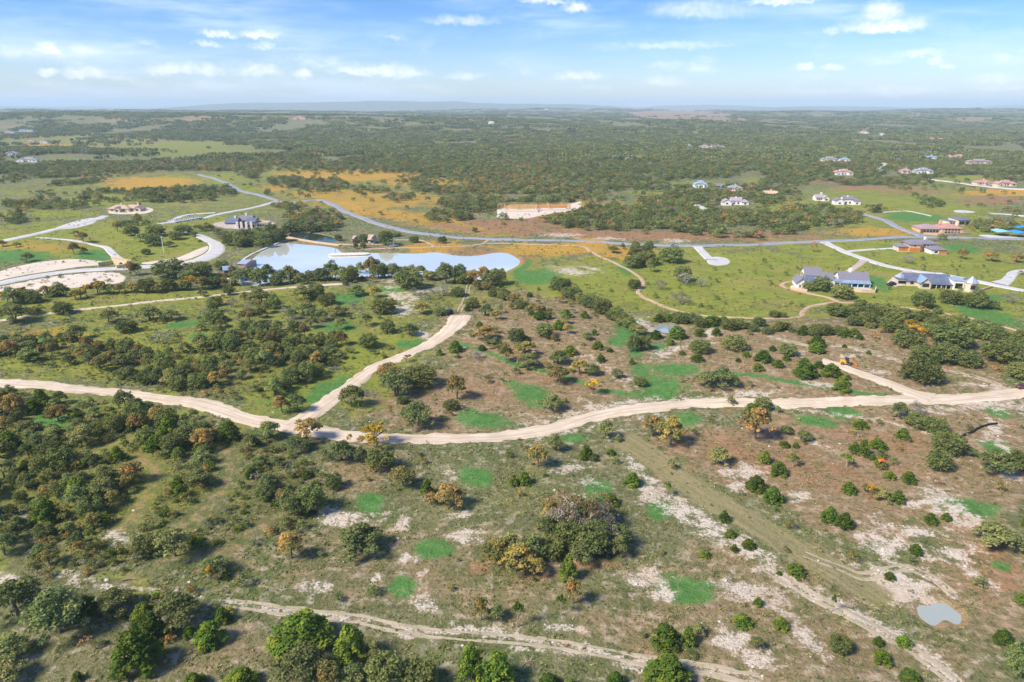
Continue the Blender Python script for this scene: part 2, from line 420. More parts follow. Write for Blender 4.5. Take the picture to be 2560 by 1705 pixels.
# ------------------------------------------------------------------ roads: centre lines as (px, py) plus a real width in metres
ROADS = [
 ('gravel_road', M_GRAVEL, .07, 1.1, [(-80,955,6.5),(0,958,6.5),(90,962,6.5),(160,968,6.2),(270,980,6.4),(400,996,6.3),(500,1009,6.6),(600,1041,6.6),(660,1056,7.2),(735,1069,8.0),(830,1084,6.8),(900,1092,6.4),
   (1000,1096,6.3),(1100,1097,6.3),(1200,1094,6.3),(1280,1088,6.6),(1380,1071,6.8),(1500,1037,7.0),(1600,1022,7.2),(1700,1012,7.0),(1800,1006,6.6),(1900,1006,6.4),(1960,1008,6.4),
   (2060,1005,6.8),(2160,1001,7.2),(2290,1000,8.0),(2400,996,7.4),(2480,990,7.0),(2560,981,7.2),(2680,972,7.2)], 'main gravel road'),
 ('gravel_spur', M_GRAVEL, .10, 1.1, [(738,1066,11.),(766,1046,7.5),(800,1020,6.2),(850,984,6.2),(884,957,6.2),(935,922,6.4),(985,900,6.2),(1030,880,6.2),(1080,856,6.2),(1110,836,6.4),(1130,818,8.0),(1145,800,10.5),(1150,789,10.5)], 'spur'),
 ('gravel_spur', M_GRAVEL, .10, 1.1, [(2330,996,13),(2294,986,8.5),(2255,972,6.5),(2219,958,6.0),(2165,938,5.4),(2125,924,5.2),(2090,911,5.4),(2055,903,6.0)], 'spur to the loader'),
 ('gravel_track', M_GRAVEL, .07, .5, [(-60,810,3.6),(0,802,3.6),(79,789,3.4),(147,781,3.3),(190,775,3.3),(310,763,3.3),(340,759,3.2),(489,744,3.2),(571,735,3.2),(640,727,3.4),(713,720,3.4),(790,714,4.2),(830,711,5.0),(879,709,3.5)], 'thin track'),
 ('asphalt_road', M_ASPHALT, .12, .05, [(497,436,7),(520,442,7),(543,449,7),(584,468,7),(617,481,7),(651,488,7),(686,499,7.5),(716,505,8),(750,504,7),(787,500,7),(814,504,7),(846,518,7),(871,532,7),(912,547,7),(966,566,7),(1020,579,7),
   (1088,588,7),(1129,593,7),(1211,597,7),(1280,599,7),(1361,601,7),(1470,604,7),(1552,609,7),(1633,613,7),(1742,615,7),(1851,613,7),(1920,610,7),(2029,605,7),(2097,602,7),(2192,597,7),(2287,593,7),(2382,594,7),(2560,597,7),(2680,599,7)], 'main paved road'),
 ('asphalt_road', M_ASPHALT, .15, .05, [(2140,528,6.5),(2159,536,6.5),(2205,549,6.5),(2246,569,6.5),(2281,582,6.5),(2308,592,8.)], 'paved road down the hill'),
 ('concrete_road', M_CONC, .12, .05, [(2058,604,8),(2074,612,6.4),(2110,629,6),(2151,644,6),(2192,658,6),(2273,676,6),(2382,692,6),(2463,708,6),(2560,727,6),(2680,750,6)], 'lane past the houses'),
 ('driveway', M_CONC, .10, .05, [(2118,629,4),(2150,626,3.6),(2192,623,3.6),(2230,621,3.6),(2268,622,5.5)], 'drive to orange-door house'),
 ('driveway', M_TANPAVE, .10, .1, [(2163,650,6),(2150,660,4.2),(2135,670,4.2),(2118,684,4.2)], 'drive to white house'),
 ('driveway', M_TANPAVE, .10, .1, [(2272,678,5),(2258,686,5),(2246,696,6.5),(2240,710,9),(2252,716,5)], 'drive to beige house'),
 ('driveway', M_CONC, .10, .1, [(2690,662,7),(2600,672,6),(2560,677,5.5),(2535,682,5.5),(2526,692,5.5),(2516,702,6),(2496,710,9)], 'white drive'),
 ('cul_de_sac', M_CONC, .14, .05, [(1741,614,9),(1748,622,6.2),(1758,632,6.2),(1768,642,6.6),(1780,650,9.)], 'cul-de-sac'),
 ('trail', M_TRAIL, .07, .15, [(912,623,2.6),(980,620,2.8),(1048,619,3.4),(1086,617,3.2),(1156,616,2.6),(1205,610,2.4),(1238,608,2.4),(1280,609,2.4),(1361,612,2.4),(1430,614,2.4),(1462,617,2.4),(1476,628,2.4),(1511,646,2.4),(1552,665,2.4),(1587,684,2.4),(1604,698,2.4),(1607,712,2.4),(1598,724,2.4),(1597,734,2.4),
   (1610,744,2.4),(1633,754,2.4),(1674,771,2.3),(1715,782,2.2),(1769,790,2.1),(1851,794,2.),(1920,796,2.),(1974,795,2.2),(2002,790,2.3),(2009,777,2.3),(2029,765,2.3),(2083,756,2.3),(2100,755,2.6)], 'walking trail'),
 ('trail', M_TRAIL, .09, .15, [(2096,756,2.4),(2165,759,2.),(2246,768,2.),(2328,778,1.9),(2423,795,1.9),(2463,805,1.9),(2540,826,1.9),(2640,855,1.9)], 'trail right'),
 ('trail', M_TRAIL, .09, .15, [(2098,756,2.6),(2072,744,2.4),(2029,735,2.4),(1974,722,2.4),(1955,714,2.4),(1958,709,2.4),(1972,705,2.4),(1990,703,2.2)], 'trail loop'),
 ('trail', M_TRAIL, .09, .1, [(980,600,2.2),(1042,600,2.2),(1060,603,2.2),(1076,610,2.2),(1088,617,2.6)], 'lake trail loop'),
 ('trail', M_TRAIL, .09, .1, [(846,610,3),(868,611,4),(890,612,2.4),(930,611,2.),(982,613,2.)], 'lake trail'),
 ('trail', M_TRAIL, .09, .1, [(1205,610,2.6),(1216,604,2.6),(1222,599,3.)], 'lake trail'),
 ('concrete_road', M_CONC, .12, .05, [(467,580,7),(490,587,7.4),(516,597,8),(535,607,9),(543,617,10),(536,632,11),(503,649,12),(435,662,11),(353,668,12),(272,672,12),(163,680,11),(54,697,11),(0,708,11),(-80,722,11)], 'pale curving road'),
 ('concrete_road', M_CONC, .12, .05, [(-60,612,8),(16,601,8),(82,587,8),(136,574,8),(190,562,9),(245,547,10),(262,540,7)], 'pale road left'),
 ('concrete_road', M_CONC, .12, .05, [(395,561,6.5),(412,558,6.5),(429,556,6.5),(463,552,6.5),(497,548,6.5),(530,540,6.5),(560,533,6.5),(600,526,6.5),(640,518,6.5),(686,505,7)], 'bridge road'),
 ('concrete_road', M_CONC, .10, .05, [(424,557,7),(436,549,6),(449,543,6),(470,537,5),(496,535,5),(540,532,5)], 'side road'),
 ('cart_path', M_CONC, .10, .05, [(92,594,3.5),(150,598,3.2),(204,605,3.2),(239,613,3.4),(266,619,4.5),(283,635,5),(299,648,5),(312,658,5)], 'cart path'),
 ('cart_path', M_CONC, .10, .05, [(2205,531,2.4),(2236,529,2.2),(2266,528,2.2),(2300,534,2.),(2330,541,2.)], 'path by the green'),
 ('concrete_road', M_CONC, .12, .05, [(2320,448,7),(2336,450,7),(2400,458,7),(2436,464,7),(2500,470,7),(2560,474,7),(2700,482,7)], 'ridge road'),
 ('concrete_road', M_CONC, .12, .05, [(2194,409,7),(2212,409,7),(2207,415,7),(2198,422,7),(2210,427,6)], 'far drive'),
 ('concrete_road', M_CONC, .12, .05, [(2470,534,4),(2515,536,4),(2556,540,6),(2640,548,8)], 'lane'),
 ('concrete_road', M_CONC, .12, .05, [(1738,512,6),(1752,518,7),(1766,525,8),(1790,530,9),(1812,532,8)], 'drive to lavender house'),
]
def rut(pix, gap, wd):
    for sgn in (-1, 1): ROADS.append(('wheel_rut', M_RUT, .03, .8, [(x, y, wd, sgn * gap) for x, y in pix], 'rut'))
M_RUT = road_mat('tan_wheel_rut', (.48,.40,.29), (.38,.32,.22), (.23,.21,.12), .7, .95)
rut([(560,1504),(640,1518),(800,1538),(900,1550),(1050,1578),(1180,1592),(1280,1600),(1400,1612),(1530,1636),(1700,1664),(1900,1700)], .95, .75)
rut([(1905,1415),(1960,1450),(2040,1495),(2110,1530),(2200,1580),(2290,1630),(2380,1700)], .95, .8)
rut([(2010,1385),(2110,1425),(2170,1440),(2260,1420),(2330,1446),(2385,1486)], .9, .6)
rut([(1920,840),(1990,858),(2040,866),(2110,866),(2190,880),(2260,906),(2400,932),(2500,962)], .9, .7)
rut([(1148,780),(1165,745),(1172,715),(1190,690)], .9, .5)
ROADPTS = []
def catmull(P, seg):
    out = []
    n = len(P)
    for i in range(n - 1):
        p0, p1, p2, p3 = P[max(i-1,0)], P[i], P[i+1], P[min(i+2,n-1)]
        L = np.linalg.norm((p2 - p1)[:2]); k = max(2, int(L / seg))
        for j in range(k):
            t = j / k
            out.append(.5 * ((2*p1) + (-p0+p2)*t + (2*p0-5*p1+4*p2-p3)*t*t + (-p0+3*p1-3*p2+p3)*t**3))
    out.append(P[-1]); return np.array(out)
def build_road(name, mat, lift, rag, pix):
    P = []
    for q in pix:
        g = ground(q[0], q[1]); P.append((g.x, g.y, q[2]))
    P = np.array(P)
    if len(pix[0]) == 4:      # one rut of a pair: shift sideways
        tg = np.gradient(P[:, :2], axis=0); tg /= np.linalg.norm(tg, axis=1)[:, None]
        P[:, 0] -= tg[:, 1] * pix[0][3]; P[:, 1] += tg[:, 0] * pix[0][3]
    d0 = np.hypot(P[:,0], P[:,1]).mean()
    S = catmull(P, max(1.2, d0 * .006))
    tang = np.gradient(S[:, :2], axis=0); tang /= np.linalg.norm(tang, axis=1)[:, None] + 1e-9
    nor = np.stack([-tang[:,1], tang[:,0]], 1)
    nc = 9
    us = np.linspace(-.5, .5, nc)
    X = np.zeros((len(S), nc)); Y = X.copy()
    arc = np.concatenate([[0], np.cumsum(np.linalg.norm(np.diff(S[:, :2], axis=0), axis=1))])
    for k, u in enumerate(us):
        off = u * S[:, 2]
        if abs(u) == .5: off = off + math.copysign(1, u) * rag * (1.3 * vn(arc / 2.3, arc * 0 + 50 * u, 21) + 1.2 * vn(arc / 9., arc * 0 + 50 * u, 22))
        X[:, k] = S[:, 0] + nor[:, 0] * off; Y[:, k] = S[:, 1] + nor[:, 1] * off
    Z = height(X.ravel(), Y.ravel()).reshape(X.shape)
    crown = lift * (1.0 + d0 * .004)
    Z = Z + crown; Z[:, 0] -= crown + .02; Z[:, -1] -= crown + .02
    v = np.stack([X, Y, Z], 2).reshape(-1, 3)
    f = []
    for i in range(len(S) - 1):
        for k in range(nc - 1):
            a = i * nc + k
            f.append((a, a + nc, a + nc + 1, a + 1))
    m = bpy.data.meshes.new(name); m.from_pydata(v.tolist(), [], f); m.update()
    uvl = m.uv_layers.new(name='road')
    UV = np.stack([np.tile(us, len(S)), np.repeat(arc, nc)], 1)
    li = np.zeros(len(m.loops), np.int32); m.loops.foreach_get('vertex_index', li)
    uvl.data.foreach_set('uv', UV[li].astype(np.float32).ravel())
    m.materials.append(mat)
    o = bpy.data.objects.new(name, m); COL.objects.link(o); tag(o, kind='structure')
    for q in S[::2]: ROADPTS.append((q[0], q[1], q[2]))
    return S
ROADLINES = [(r[0], r[1], r[5], build_road(r[0], r[1], r[2], r[3], r[4])) for r in ROADS]
def pad(name, mat, pix, lift=.12, kind='structure', sm=2):
    """a flat paved or bare area, outlined on the ground"""
    P = smooth_closed([tuple(ground(x, y)[:2]) for x, y in pix], sm)
    c = P.mean(0); v = [(c[0], c[1], H(*c) + lift)]; f = []
    rings = 6; n = len(P)
    for r in range(1, rings + 1):
        Q = c + (P - c) * r / rings
        z = height(Q[:, 0], Q[:, 1]) + (lift if r < rings else -.03)
        v += [(Q[i,0], Q[i,1], z[i]) for i in range(n)]
    for i in range(n):
        j = (i + 1) % n
        f.append((0, 1 + i, 1 + j))
        for r in range(rings - 1):
            a = 1 + r * n
            f.append((a + i, a + n + i, a + n + j, a + j))
    m = bpy.data.meshes.new(name); m.from_pydata(v, [], f); m.update()
    uvl = m.uv_layers.new(name='road'); li = np.zeros(len(m.loops), np.int32); m.loops.foreach_get('vertex_index', li)
    uvl.data.foreach_set('uv', (np.array(v)[li][:, :2] * .06).astype(np.float32).ravel())
    m.materials.append(mat); o = bpy.data.objects.new(name, m); COL.objects.link(o)
    if kind: tag(o, kind=kind)
    for q in P: ROADPTS.append((q[0], q[1], 8.))
    ROADPTS.append((c[0], c[1], 14.))
    return o
M_PALESOIL = road_mat('pale_graded_soil', (.62,.54,.44), (.56,.48,.38), (.46,.39,.30), .15, .2)
pad('cul_de_sac', M_CONC, [(1764,650),(1775,643),(1795,640),(1820,645),(1828,654),(1820,662),(1795,665),(1770,661)], .18)
pad('graded_bank', M_PALESOIL, [(-60,700),(0,676),(60,661),(130,650),(195,646),(250,652),(292,654),(290,660),(225,664),(110,680),(30,694),(-60,712)], .10)
pad('graded_bank', M_PALESOIL, [(346,656),(400,657),(450,653),(490,633),(522,611),(526,620),(503,638),(460,652),(410,660),(350,662)], .10)
pad('dirt_yard', M_PALESOIL, [(-80,724),(0,716),(110,692),(270,676),(312,684),(338,700),(250,716),(180,720),(110,733),(0,748),(-80,760)], .07)
pad('parking_pad', M_CONC, [(130,572),(175,556),(220,545),(250,543),(236,560),(190,570),(140,576)], .16)
pad('parking_pad', M_CONC, [(2380,528),(2390,525),(2415,525),(2440,529),(2436,532),(2405,533)], .14)
pad('building_pad', M_PALESOIL, [(1236,545),(1246,532),(1300,520),(1370,512),(1436,512),(1452,500),(1456,515),(1440,527),(1380,533),(1330,545),(1290,548)], .14)
pad('building_pad', M_PALESOIL, [(262,531),(300,520),(350,515),(390,522),(376,533),(330,536),(285,536)], .14)
pad('building_pad', M_TANPAVE, [(520,560),(560,552),(650,548),(694,556),(690,572),(640,573),(560,572)], .14)
pad('courtyard', M_CONC, [(2240,617),(2262,616),(2300,621),(2310,628),(2280,628),(2250,624)], .16)
pad('terrace', M_CONC, [(2090,716),(2120,713),(2180,720),(2183,727),(2130,726),(2095,722)], .16)
pad('terrace', M_CONC, [(1973,714),(1990,712),(2016,720),(2012,727),(1985,721)], .16)
pad('parking_pad', M_CONC, [(2440,587),(2470,586),(2520,592),(2560,594),(2560,597),(2500,597),(2460,593)], .16)
kd = kdtree.KDTree(len(ROADPTS))
for i, q in enumerate(ROADPTS): kd.insert((q[0], q[1], 0), i)
kd.balance()
def near_road(x, y, m=1.5):
    _, i, d = kd.find((x, y, 0))
    return d < ROADPTS[i][2] * .5 + m

# ------------------------------------------------------------------ the land, with its soil and grass kinds painted on in place
NR, NCc = 880, 560
ys = np.geomspace(48, 24500, NR); us = np.linspace(-1, 1, NCc)
us = us * .88 + .12 * us ** 3
X = us[None, :] * (ys[:, None] * 1.02 + 45); Y = np.repeat(ys[:, None], NCc, 1)
Y = Y + np.where(Y < 200, 0, 0)
Z = height(X.ravel(), Y.ravel())
Xf, Yf = X.ravel(), Y.ravel()
PXv, PYv = project(Xf, Yf, Z)
WARP = 1 + .55 * vn(Xf / 8, Yf / 8, 11) + .5 * vn(Xf / 3.2, Yf / 3.2, 12)
MASK = np.zeros((8, len(Xf)))
CH = dict(dry=0, lime=1, gold=2, red=3, lush=4, cal=5, dirt=6, forest=7)
def blob(ch, x, y, rx, ry, rot=0, amp=1., soft=.5):
    k = CH[ch]; c, s = math.cos(R(rot)), math.sin(R(rot)); rr = max(rx, ry) * 1.6
    q = np.where((abs(PXv - x) < rr) & (abs(PYv - y) < rr))[0]
    dx, dy = PXv[q] - x, PYv[q] - y
    r = np.sqrt(((dx * c + dy * s) / rx) ** 2 + ((-dx * s + dy * c) / ry) ** 2) * WARP[q]
    MASK[k, q] = np.maximum(MASK[k, q], amp * sstep(1 + soft, 1 - soft, r))
def line(ch, pts, wd, amp=1., soft=.5):
    k = CH[ch]; P = np.array(pts, float)
    m = wd * 2
    q = np.where((PXv > P[:,0].min() - m) & (PXv < P[:,0].max() + m) & (PYv > P[:,1].min() - m) & (PYv < P[:,1].max() + m))[0]
    d = np.full(len(q), 1e9)
    for i in range(len(P) - 1):
        a, b = P[i], P[i + 1]; e = b - a
        t = np.clip(((PXv[q] - a[0]) * e[0] + (PYv[q] - a[1]) * e[1]) / (e @ e), 0, 1)
        # vertical distances count double: the ground is seen at a slant
        d = np.minimum(d, np.hypot(PXv[q] - a[0] - t * e[0], 1.7 * (PYv[q] - a[1] - t * e[1])))
    MASK[k, q] = np.maximum(MASK[k, q], amp * sstep(1 + soft, 1 - soft, d / wd))
CLEAR = [  # clearings in the far woods: x, y, rx, ry, soil, strength
 (380,456,125,15,'gold',.8),(320,470,60,8,'gold',.8),(430,446,60,10,'lime',.8),(870,438,190,17,'gold',.72),(1060,455,130,12,'gold',.66),(1150,468,60,8,'lime',.8),(940,500,190,24,'gold',.62),(820,485,120,12,'gold',.6),
 (560,446,50,14,'lime',.9),(620,470,50,10,'lime',.8),(700,430,120,14,'lime',.6),(440,384,60,20,'lime',.55),(500,360,190,9,'lime',.6),(300,356,190,10,'dry',.6),(120,366,90,8,'gold',.6),(250,369,40,4,'dirt',.7),(60,342,70,6,'dry',.6),
 (200,352,260,14,'lime',.55),(420,372,200,16,'lime',.6),(130,420,180,8,'lime',.5),(330,404,160,6,'dry',.5),(560,380,110,8,'lime',.5),(290,300,48,7,'dry',.7),(500,297,52,8,'dry',.75),(360,310,40,4,'dry',.6),(40,318,60,5,'dry',.6),(960,350,160,4,'lime',.5),(1240,360,70,7,'dry',.8),(1310,357,40,6,'gold',.7),(1200,372,90,7,'dirt',.4),(1560,368,90,6,'lime',.6),(1450,377,80,4,'lime',.5),
 (1700,289,132,13,'dry',1.),(1650,283,90,5,'dry',1.),(1820,299,60,6,'dry',.9),(1790,324,30,4,'dry',.6),(1740,335,60,3,'lime',.5),(1480,295,40,3,'dry',.6),
 (1745,464,85,10,'lime',.7),(1600,457,70,6,'lime',.6),(1890,450,50,8,'lime',.6),(1630,480,90,8,'lime',.6),(2060,288,30,4,'dry',.7),(2290,288,40,6,'dry',.7),(2420,297,60,5,'dry',.7),(2090,340,120,7,'dirt',.5),(2170,325,60,6,'dry',.6),(2350,330,90,9,'lime',.5),(2300,345,110,8,'dry',.5),
 (2230,410,60,8,'gold',.6),(2230,420,40,6,'lime',.7),(2420,447,80,9,'lime',.8),(2370,452,70,8,'lime',.7),(2520,482,120,10,'gold',.9),(2250,485,300,24,'lime',.6),(2080,452,80,10,'red',.62),(2190,470,130,6,'red',.72),(2300,480,100,6,'red',.62),(2480,500,90,14,'red',.64),(2420,497,60,10,'dry',.5),
 (160,400,60,6,'lime',.5),(330,435,120,5,'dry',.5),(250,500,120,16,'lime',.7),(120,535,150,10,'lime',.8),(40,480,60,8,'lime',.6),(480,510,60,10,'dry',.6),(520,490,60,12,'lime',.5),(690,470,40,10,'gold',.6)]
for x, y, rx, ry, ch, a in CLEAR: blob(ch, x, y, rx, ry, 0, a, .35)
# open country, broad first
for a in [('dry',1340,880,260,190,0,.78,.4),('dry',2060,900,480,120,0,.85,.4),('dry',2300,1150,420,180,0,.85,.4),('dry',1980,1160,380,90,8,.9,.4),('dry',2450,1500,200,220,0,.6,.4),('dry',1900,1560,420,200,0,.6,.4),('dry',1150,1010,260,80,0,.85,.4),
 ('dry',1150,1420,320,140,0,.5,.5),('dry',700,1400,260,90,0,.45,.5),('dry',900,1170,120,60,0,.55,.5),('dry',300,1130,150,60,0,.4,.5),('dry',520,1640,420,90,0,.42,.5),('dry',1280,800,160,60,0,.55,.5),
 ('lime',1900,700,520,80,4,.95,.3),('lime',2350,720,330,110,8,.95,.3),('lime',2250,640,360,40,4,.85,.3),('lime',1400,700,230,46,6,.75,.4),('lime',1620,745,240,32,4,.75,.4),('lime',1800,770,260,30,2,.8,.4),('lime',2200,530,340,50,0,.75,.4),('lime',2400,570,260,30,0,.7,.4),
 ('lime',250,600,330,52,0,.95,.3),('lime',420,620,120,38,0,.95,.3),('lime',180,760,420,46,-4,.72,.4),('lime',650,760,320,52,-4,.66,.4),('lime',900,830,220,60,-12,.6,.5),('lime',520,550,120,16,0,.9,.4),('lime',1010,740,300,40,0,.55,.5),('lime',220,1180,330,210,0,.70,.5),('lush',120,1180,120,60,0,.35,.7),('lush',300,1020,200,40,8,.35,.7),('lush',60,1340,80,60,0,.4,.7),('lime',330,880,420,90,0,.75,.5),('lush',720,1005,110,34,-10,.5,.6),('red',2050,1130,420,110,6,.40,.5),('red',2400,1330,220,110,0,.38,.5),('red',1700,1120,160,60,10,.4,.5),('red',1250,960,200,60,0,.38,.5),('lime',1250,1250,200,90,0,.32,.6),('lime',700,990,120,40,-20,.75,.5),('lime',930,900,130,40,-25,.75,.5),
 ('dry',1280,330,1700,60,0,.3,.5),('lime',600,480,700,70,0,.5,.5),('lush',820,900,150,60,-20,.30,.6),('lush',640,790,200,60,0,.30,.6),('lush',1700,720,300,60,0,.0,.5),('lime',820,920,260,110,-18,.85,.5),('gold',1400,624,200,14,0,.9,.5),('gold',1520,622,80,18,20,1.,.5),('gold',1090,620,90,16,0,.8,.5),('gold',1290,640,110,14,0,.5,.6),('gold',1450,530,220,30,0,.55,.5),('gold',1130,560,180,22,8,.65,.5),('gold',1000,540,120,16,8,.7,.5),('gold',880,520,60,14,20,.8,.5),('gold',2200,580,120,12,0,.8,.5),('gold',60,620,120,16,0,.6,.5),('gold',120,840,110,20,0,.55,.5),('gold',830,445,60,12,0,.8,.5),
 ('red',1560,588,330,12,2,.8,.4),('red',1260,566,110,14,6,.9,.4),('red',1400,556,160,18,0,.7,.5),('red',1800,585,260,9,0,.75,.5),('red',1150,570,80,8,6,.8,.5),('red',1190,628,80,10,0,.7,.5),('red',1285,648,40,10,0,.9,.5),('red',1990,596,120,7,0,.6,.5),('red',1820,1120,110,40,20,.62,.5),('red',2050,1180,170,46,14,.62,.5),('red',2200,1095,170,22,8,.58,.5),('red',2480,1430,110,70,20,.66,.5),('red',1210,990,90,22,0,.55,.5),('red',1330,950,90,18,0,.5,.5),('red',1480,1410,90,20,0,.6,.5),('red',1195,1420,42,24,0,.75,.5),('red',1350,1440,60,18,0,.6,.5),('red',2330,860,150,26,8,.6,.5),('red',2440,900,110,20,12,.55,.5),('red',1110,990,60,14,0,.5,.5)]: blob(*a)
# green sprayed plots and wet grass
for a in [(1326,983,50,28,8),(1225,1050,72,22,4),(1715,1048,42,17,4),(2102,1025,60,12,14),(2098,1041,40,7,16),(2045,1052,56,15,8),(2493,1030,38,15,14),(2497,1122,50,18,12),(2424,1266,90,24,10),(1723,1476,84,36,4),(1646,1279,36,30,0),(1495,1222,38,26,4),(1190,1192,50,26,8),(925,1255,34,26,0),(1082,1372,48,32,0),(1005,1465,30,26,0),(1435,1095,48,14,-4),
 (1575,828,42,27,0),(1545,852,28,15,0),(1590,882,18,16,20),(1690,925,66,17,4),(1655,966,48,24,0),(1600,925,22,18,30),(1408,817,34,8,8),(1647,868,30,9,0),(822,977,66,28,-28),(1028,860,50,10,-8),(850,817,52,13,0),(498,843,27,11,0),(130,1052,50,20,0),(455,812,50,9,-8),(870,745,56,14,0),(985,722,40,9,0),(2285,543,85,12,4),(2405,622,50,12,6),(2260,620,70,7,0),(2190,706,40,18,20),(2480,745,40,10,0),(2470,790,120,22,14),(1110,560,0.1,.1,0),(2508,1418,26,10,14),(320,1348,14,7,0),(1300,668,30,16,-24),(1560,672,22,14,30),(40,640,90,18,0),(240,640,50,14,0),(1340,690,70,20,0)]:
    if a[2] > 1: blob('lush', *a, amp=1., soft=.62)
for p, wd in [([(1503,977),(1560,985),(1680,992)],11),([(1280,907),(1370,930),(1470,962)],9),([(1832,934),(1915,941)],9),([(1925,946),(2083,970),(2178,988),(2215,986)],9),([(0,858),(125,847)],8),([(1150,860),(1220,880),(1290,915)],8)]: line('lush', p, wd, .95, .25)
# pale caliche
for a in [(1625,1232,36,26,20),(1700,1275,42,24,25),(1765,1310,52,24,28),(1880,1370,60,16,28),(2250,1472,78,40,8),(2200,1500,60,16,0),(1605,1442,38,26,0),(1652,1478,34,26,20),(1868,1480,74,19,8),(1830,1602,44,34,0),(1885,1642,64,26,20),(1590,1665,56,15,6),(1405,1566,42,11,4),(870,1543,50,10,6),(1065,1510,36,17,6),(795,1465,34,14,0),(1020,1590,34,8,10),(1200,1575,66,11,6),(1012,1394,30,11,0),(940,1446,14,7,-40),(1062,1432,20,10,-20),(185,1447,28,16,0),(20,1447,30,11,0),(262,1468,34,8,4),(300,1342,44,15,0),(800,1276,30,14,20),(1010,1310,16,20,0),(982,1284,18,8,0),(1152,1342,34,14,0),(1128,1188,16,10,30),(1430,1170,38,13,0),(1470,1206,30,9,10),(1558,1112,12,22,-20),(1592,1160,30,10,20),(1440,1246,32,12,10),(1692,1166,28,7,25),(1862,1180,54,16,4),(1845,1218,26,10,0),(2355,1248,52,28,24),(2290,1258,30,12,0),(2405,1292,70,20,24),(1992,1240,28,11,0),(2380,1380,46,22,10),(2530,1190,30,14,40),(1560,1010,56,8,-8),(1480,1016,24,10,30),(2480,1012,90,14,6),(1595,808,24,8,10),(1622,822,20,8,20),(1655,886,26,10,-20),(1692,870,40,6,-10),(1775,836,14,16,0),(985,705,28,6,0),(982,718,20,5,0),(1002,742,34,12,0),(1012,770,26,19,0),(1060,730,56,5,-8),(1425,678,40,9,6),(1480,671,24,4,10),(1405,588,46,5,2),(1520,596,36,3,2),(1690,602,34,4,2),(1060,838,26,9,30),(2480,1075,24,26,40),(1230,610,0.1,.1,0),(2235,1440,90,12,16),(2040,1110,30,6,20),(2120,890,30,5,0),(1980,880,28,5,0),(2200,1360,40,22,30),(2300,1330,60,14,10),(40,1290,20,14,0),(2330,660,0.1,.1,0),(1775,1232,20,7,30),(860,1300,70,14,0),(2050,960,50,8,8),(2200,930,24,6,4),(1880,985,60,8,0),(1160,1285,40,10,0),(1480,1330,60,40,0)]:
    if a[2] > 1: blob('cal', a[0], a[1], a[2] * 1.25, a[3] * 1.3, a[4], amp=.78, soft=.95)
for p, wd, am in [([(1548,1090),(1562,1125),(1585,1160),(1625,1205),(1690,1268),(1760,1318),(1880,1385)],20,.62),([(1830,1255),(1920,1295),(2000,1345),(2100,1390),(2180,1436)],8,.42),([(1920,1420),(2000,1470),(2100,1520),(2200,1572),(2300,1625),(2380,1695)],26,.72),([(1940,1500),(2010,1580),(2060,1640)],26,.55),([(2040,1398),(2150,1448),(2190,1470)],15,.66),([(2240,1412),(2340,1452),(2385,1490)],13,.66),([(2380,1396),(2430,1430),(2500,1480)],16,.6),([(1280,1618),(1530,1640),(1700,1665),(1900,1690)],12,.62),([(640,1518),(800,1536),(900,1546),(1050,1576),(1280,1592),(1500,1625)],11,.66),([(300,1465),(420,1480),(640,1515)],9,.58),([(2190,1300),(2250,1362),(2310,1385)],26,.6),([(2470,1072),(2530,1142)],12,.6),([(2400,958),(2525,972)],6,.7),([(1920,840),(2040,866),(2110,866),(2260,906),(2400,932),(2500,962)],3.5,.72),([(1300,1062),(1500,1020),(1700,1000),(1900,994)],15,.50),([(1330,1100),(1500,1058),(1650,1032)],14,.45),([(1960,1020),(2200,1050),(2330,1085)],7,.55),([(2260,1030),(2560,1010)],16,.55),([(1470,895),(1530,930),(1590,960)],18,.42),([(2340,1085),(2470,1180),(2560,1230)],10,.42),([(1460,1440),(1400,1300),(1500,1320)],10,.3)]: line('cal', p, wd * 1.35, am + .06, .95)
for p, wd, am in [([(750,1056),(850,975),(985,893),(1085,848),(1132,800)],34,.50),([(235,1132),(300,1106),(352,1090)],11,.62),([(350,1145),(392,1172),(372,1232),(330,1300),(292,1340)],18,.60),([(560,1120),(580,1160),(560,1222),(480,1300),(450,1322)],13,.58),([(640,1142),(760,1150),(900,1142)],22,.45),([(300,1462),(420,1400),(560,1385),(680,1300)],26,.42),([(0,962),(300,985),(500,1012),(660,1058),(900,1094)],24,.45),([(890,1150),(880,1200),(930,1230)],26,.5),([(1150,770),(1170,720),(1185,690)],8,.45),([(400,1460),(330,1420),(320,1380)],10,.4),([(1480,1285),(1480,1200),(1530,1120)],14,.4)]: line('dirt', p, wd, am)
# the mown strip running down to the right
for a in [([(1575,1105),(1680,1180),(1800,1260),(1930,1330),(2080,1420),(2200,1500)],44,.40)]: line('lime', *a)
q_ = [(1575,1105),(1680,1180),(1800,1262),(1930,1335),(2080,1422),(2190,1490)]
sav = MASK[7].copy(); MASK[7] = 0; line('forest', q_, 40, 1., .5); MASK[5] *= 1 - .8 * MASK[7]; STRIP = MASK[7].copy(); MASK[7] = sav
blob('cal', 2245, 1468, 62, 34, 8, .95, .35); blob('cal', 2300, 1492, 40, 12, 20, .85, .4)
for z_, P_w in WATER.values():      # wet bare margin
    kq = np.where((Xf > P_w[:,0].min() - 8) & (Xf < P_w[:,0].max() + 8) & (Yf > P_w[:,1].min() - 8) & (Yf < P_w[:,1].max() + 8))[0]
    sdw = poly_sd(P_w, Xf[kq], Yf[kq]); wd_ = 1.6 if len(kq) and Yf[kq].mean() < 200 else 3.2
    MASK[6, kq] = np.maximum(MASK[6, kq], .62 * sstep(wd_ * 1.6, wd_ * .4, sdw)); MASK[4, kq] *= 1 - .9 * sstep(wd_ * 1.6, wd_ * .4, sdw)
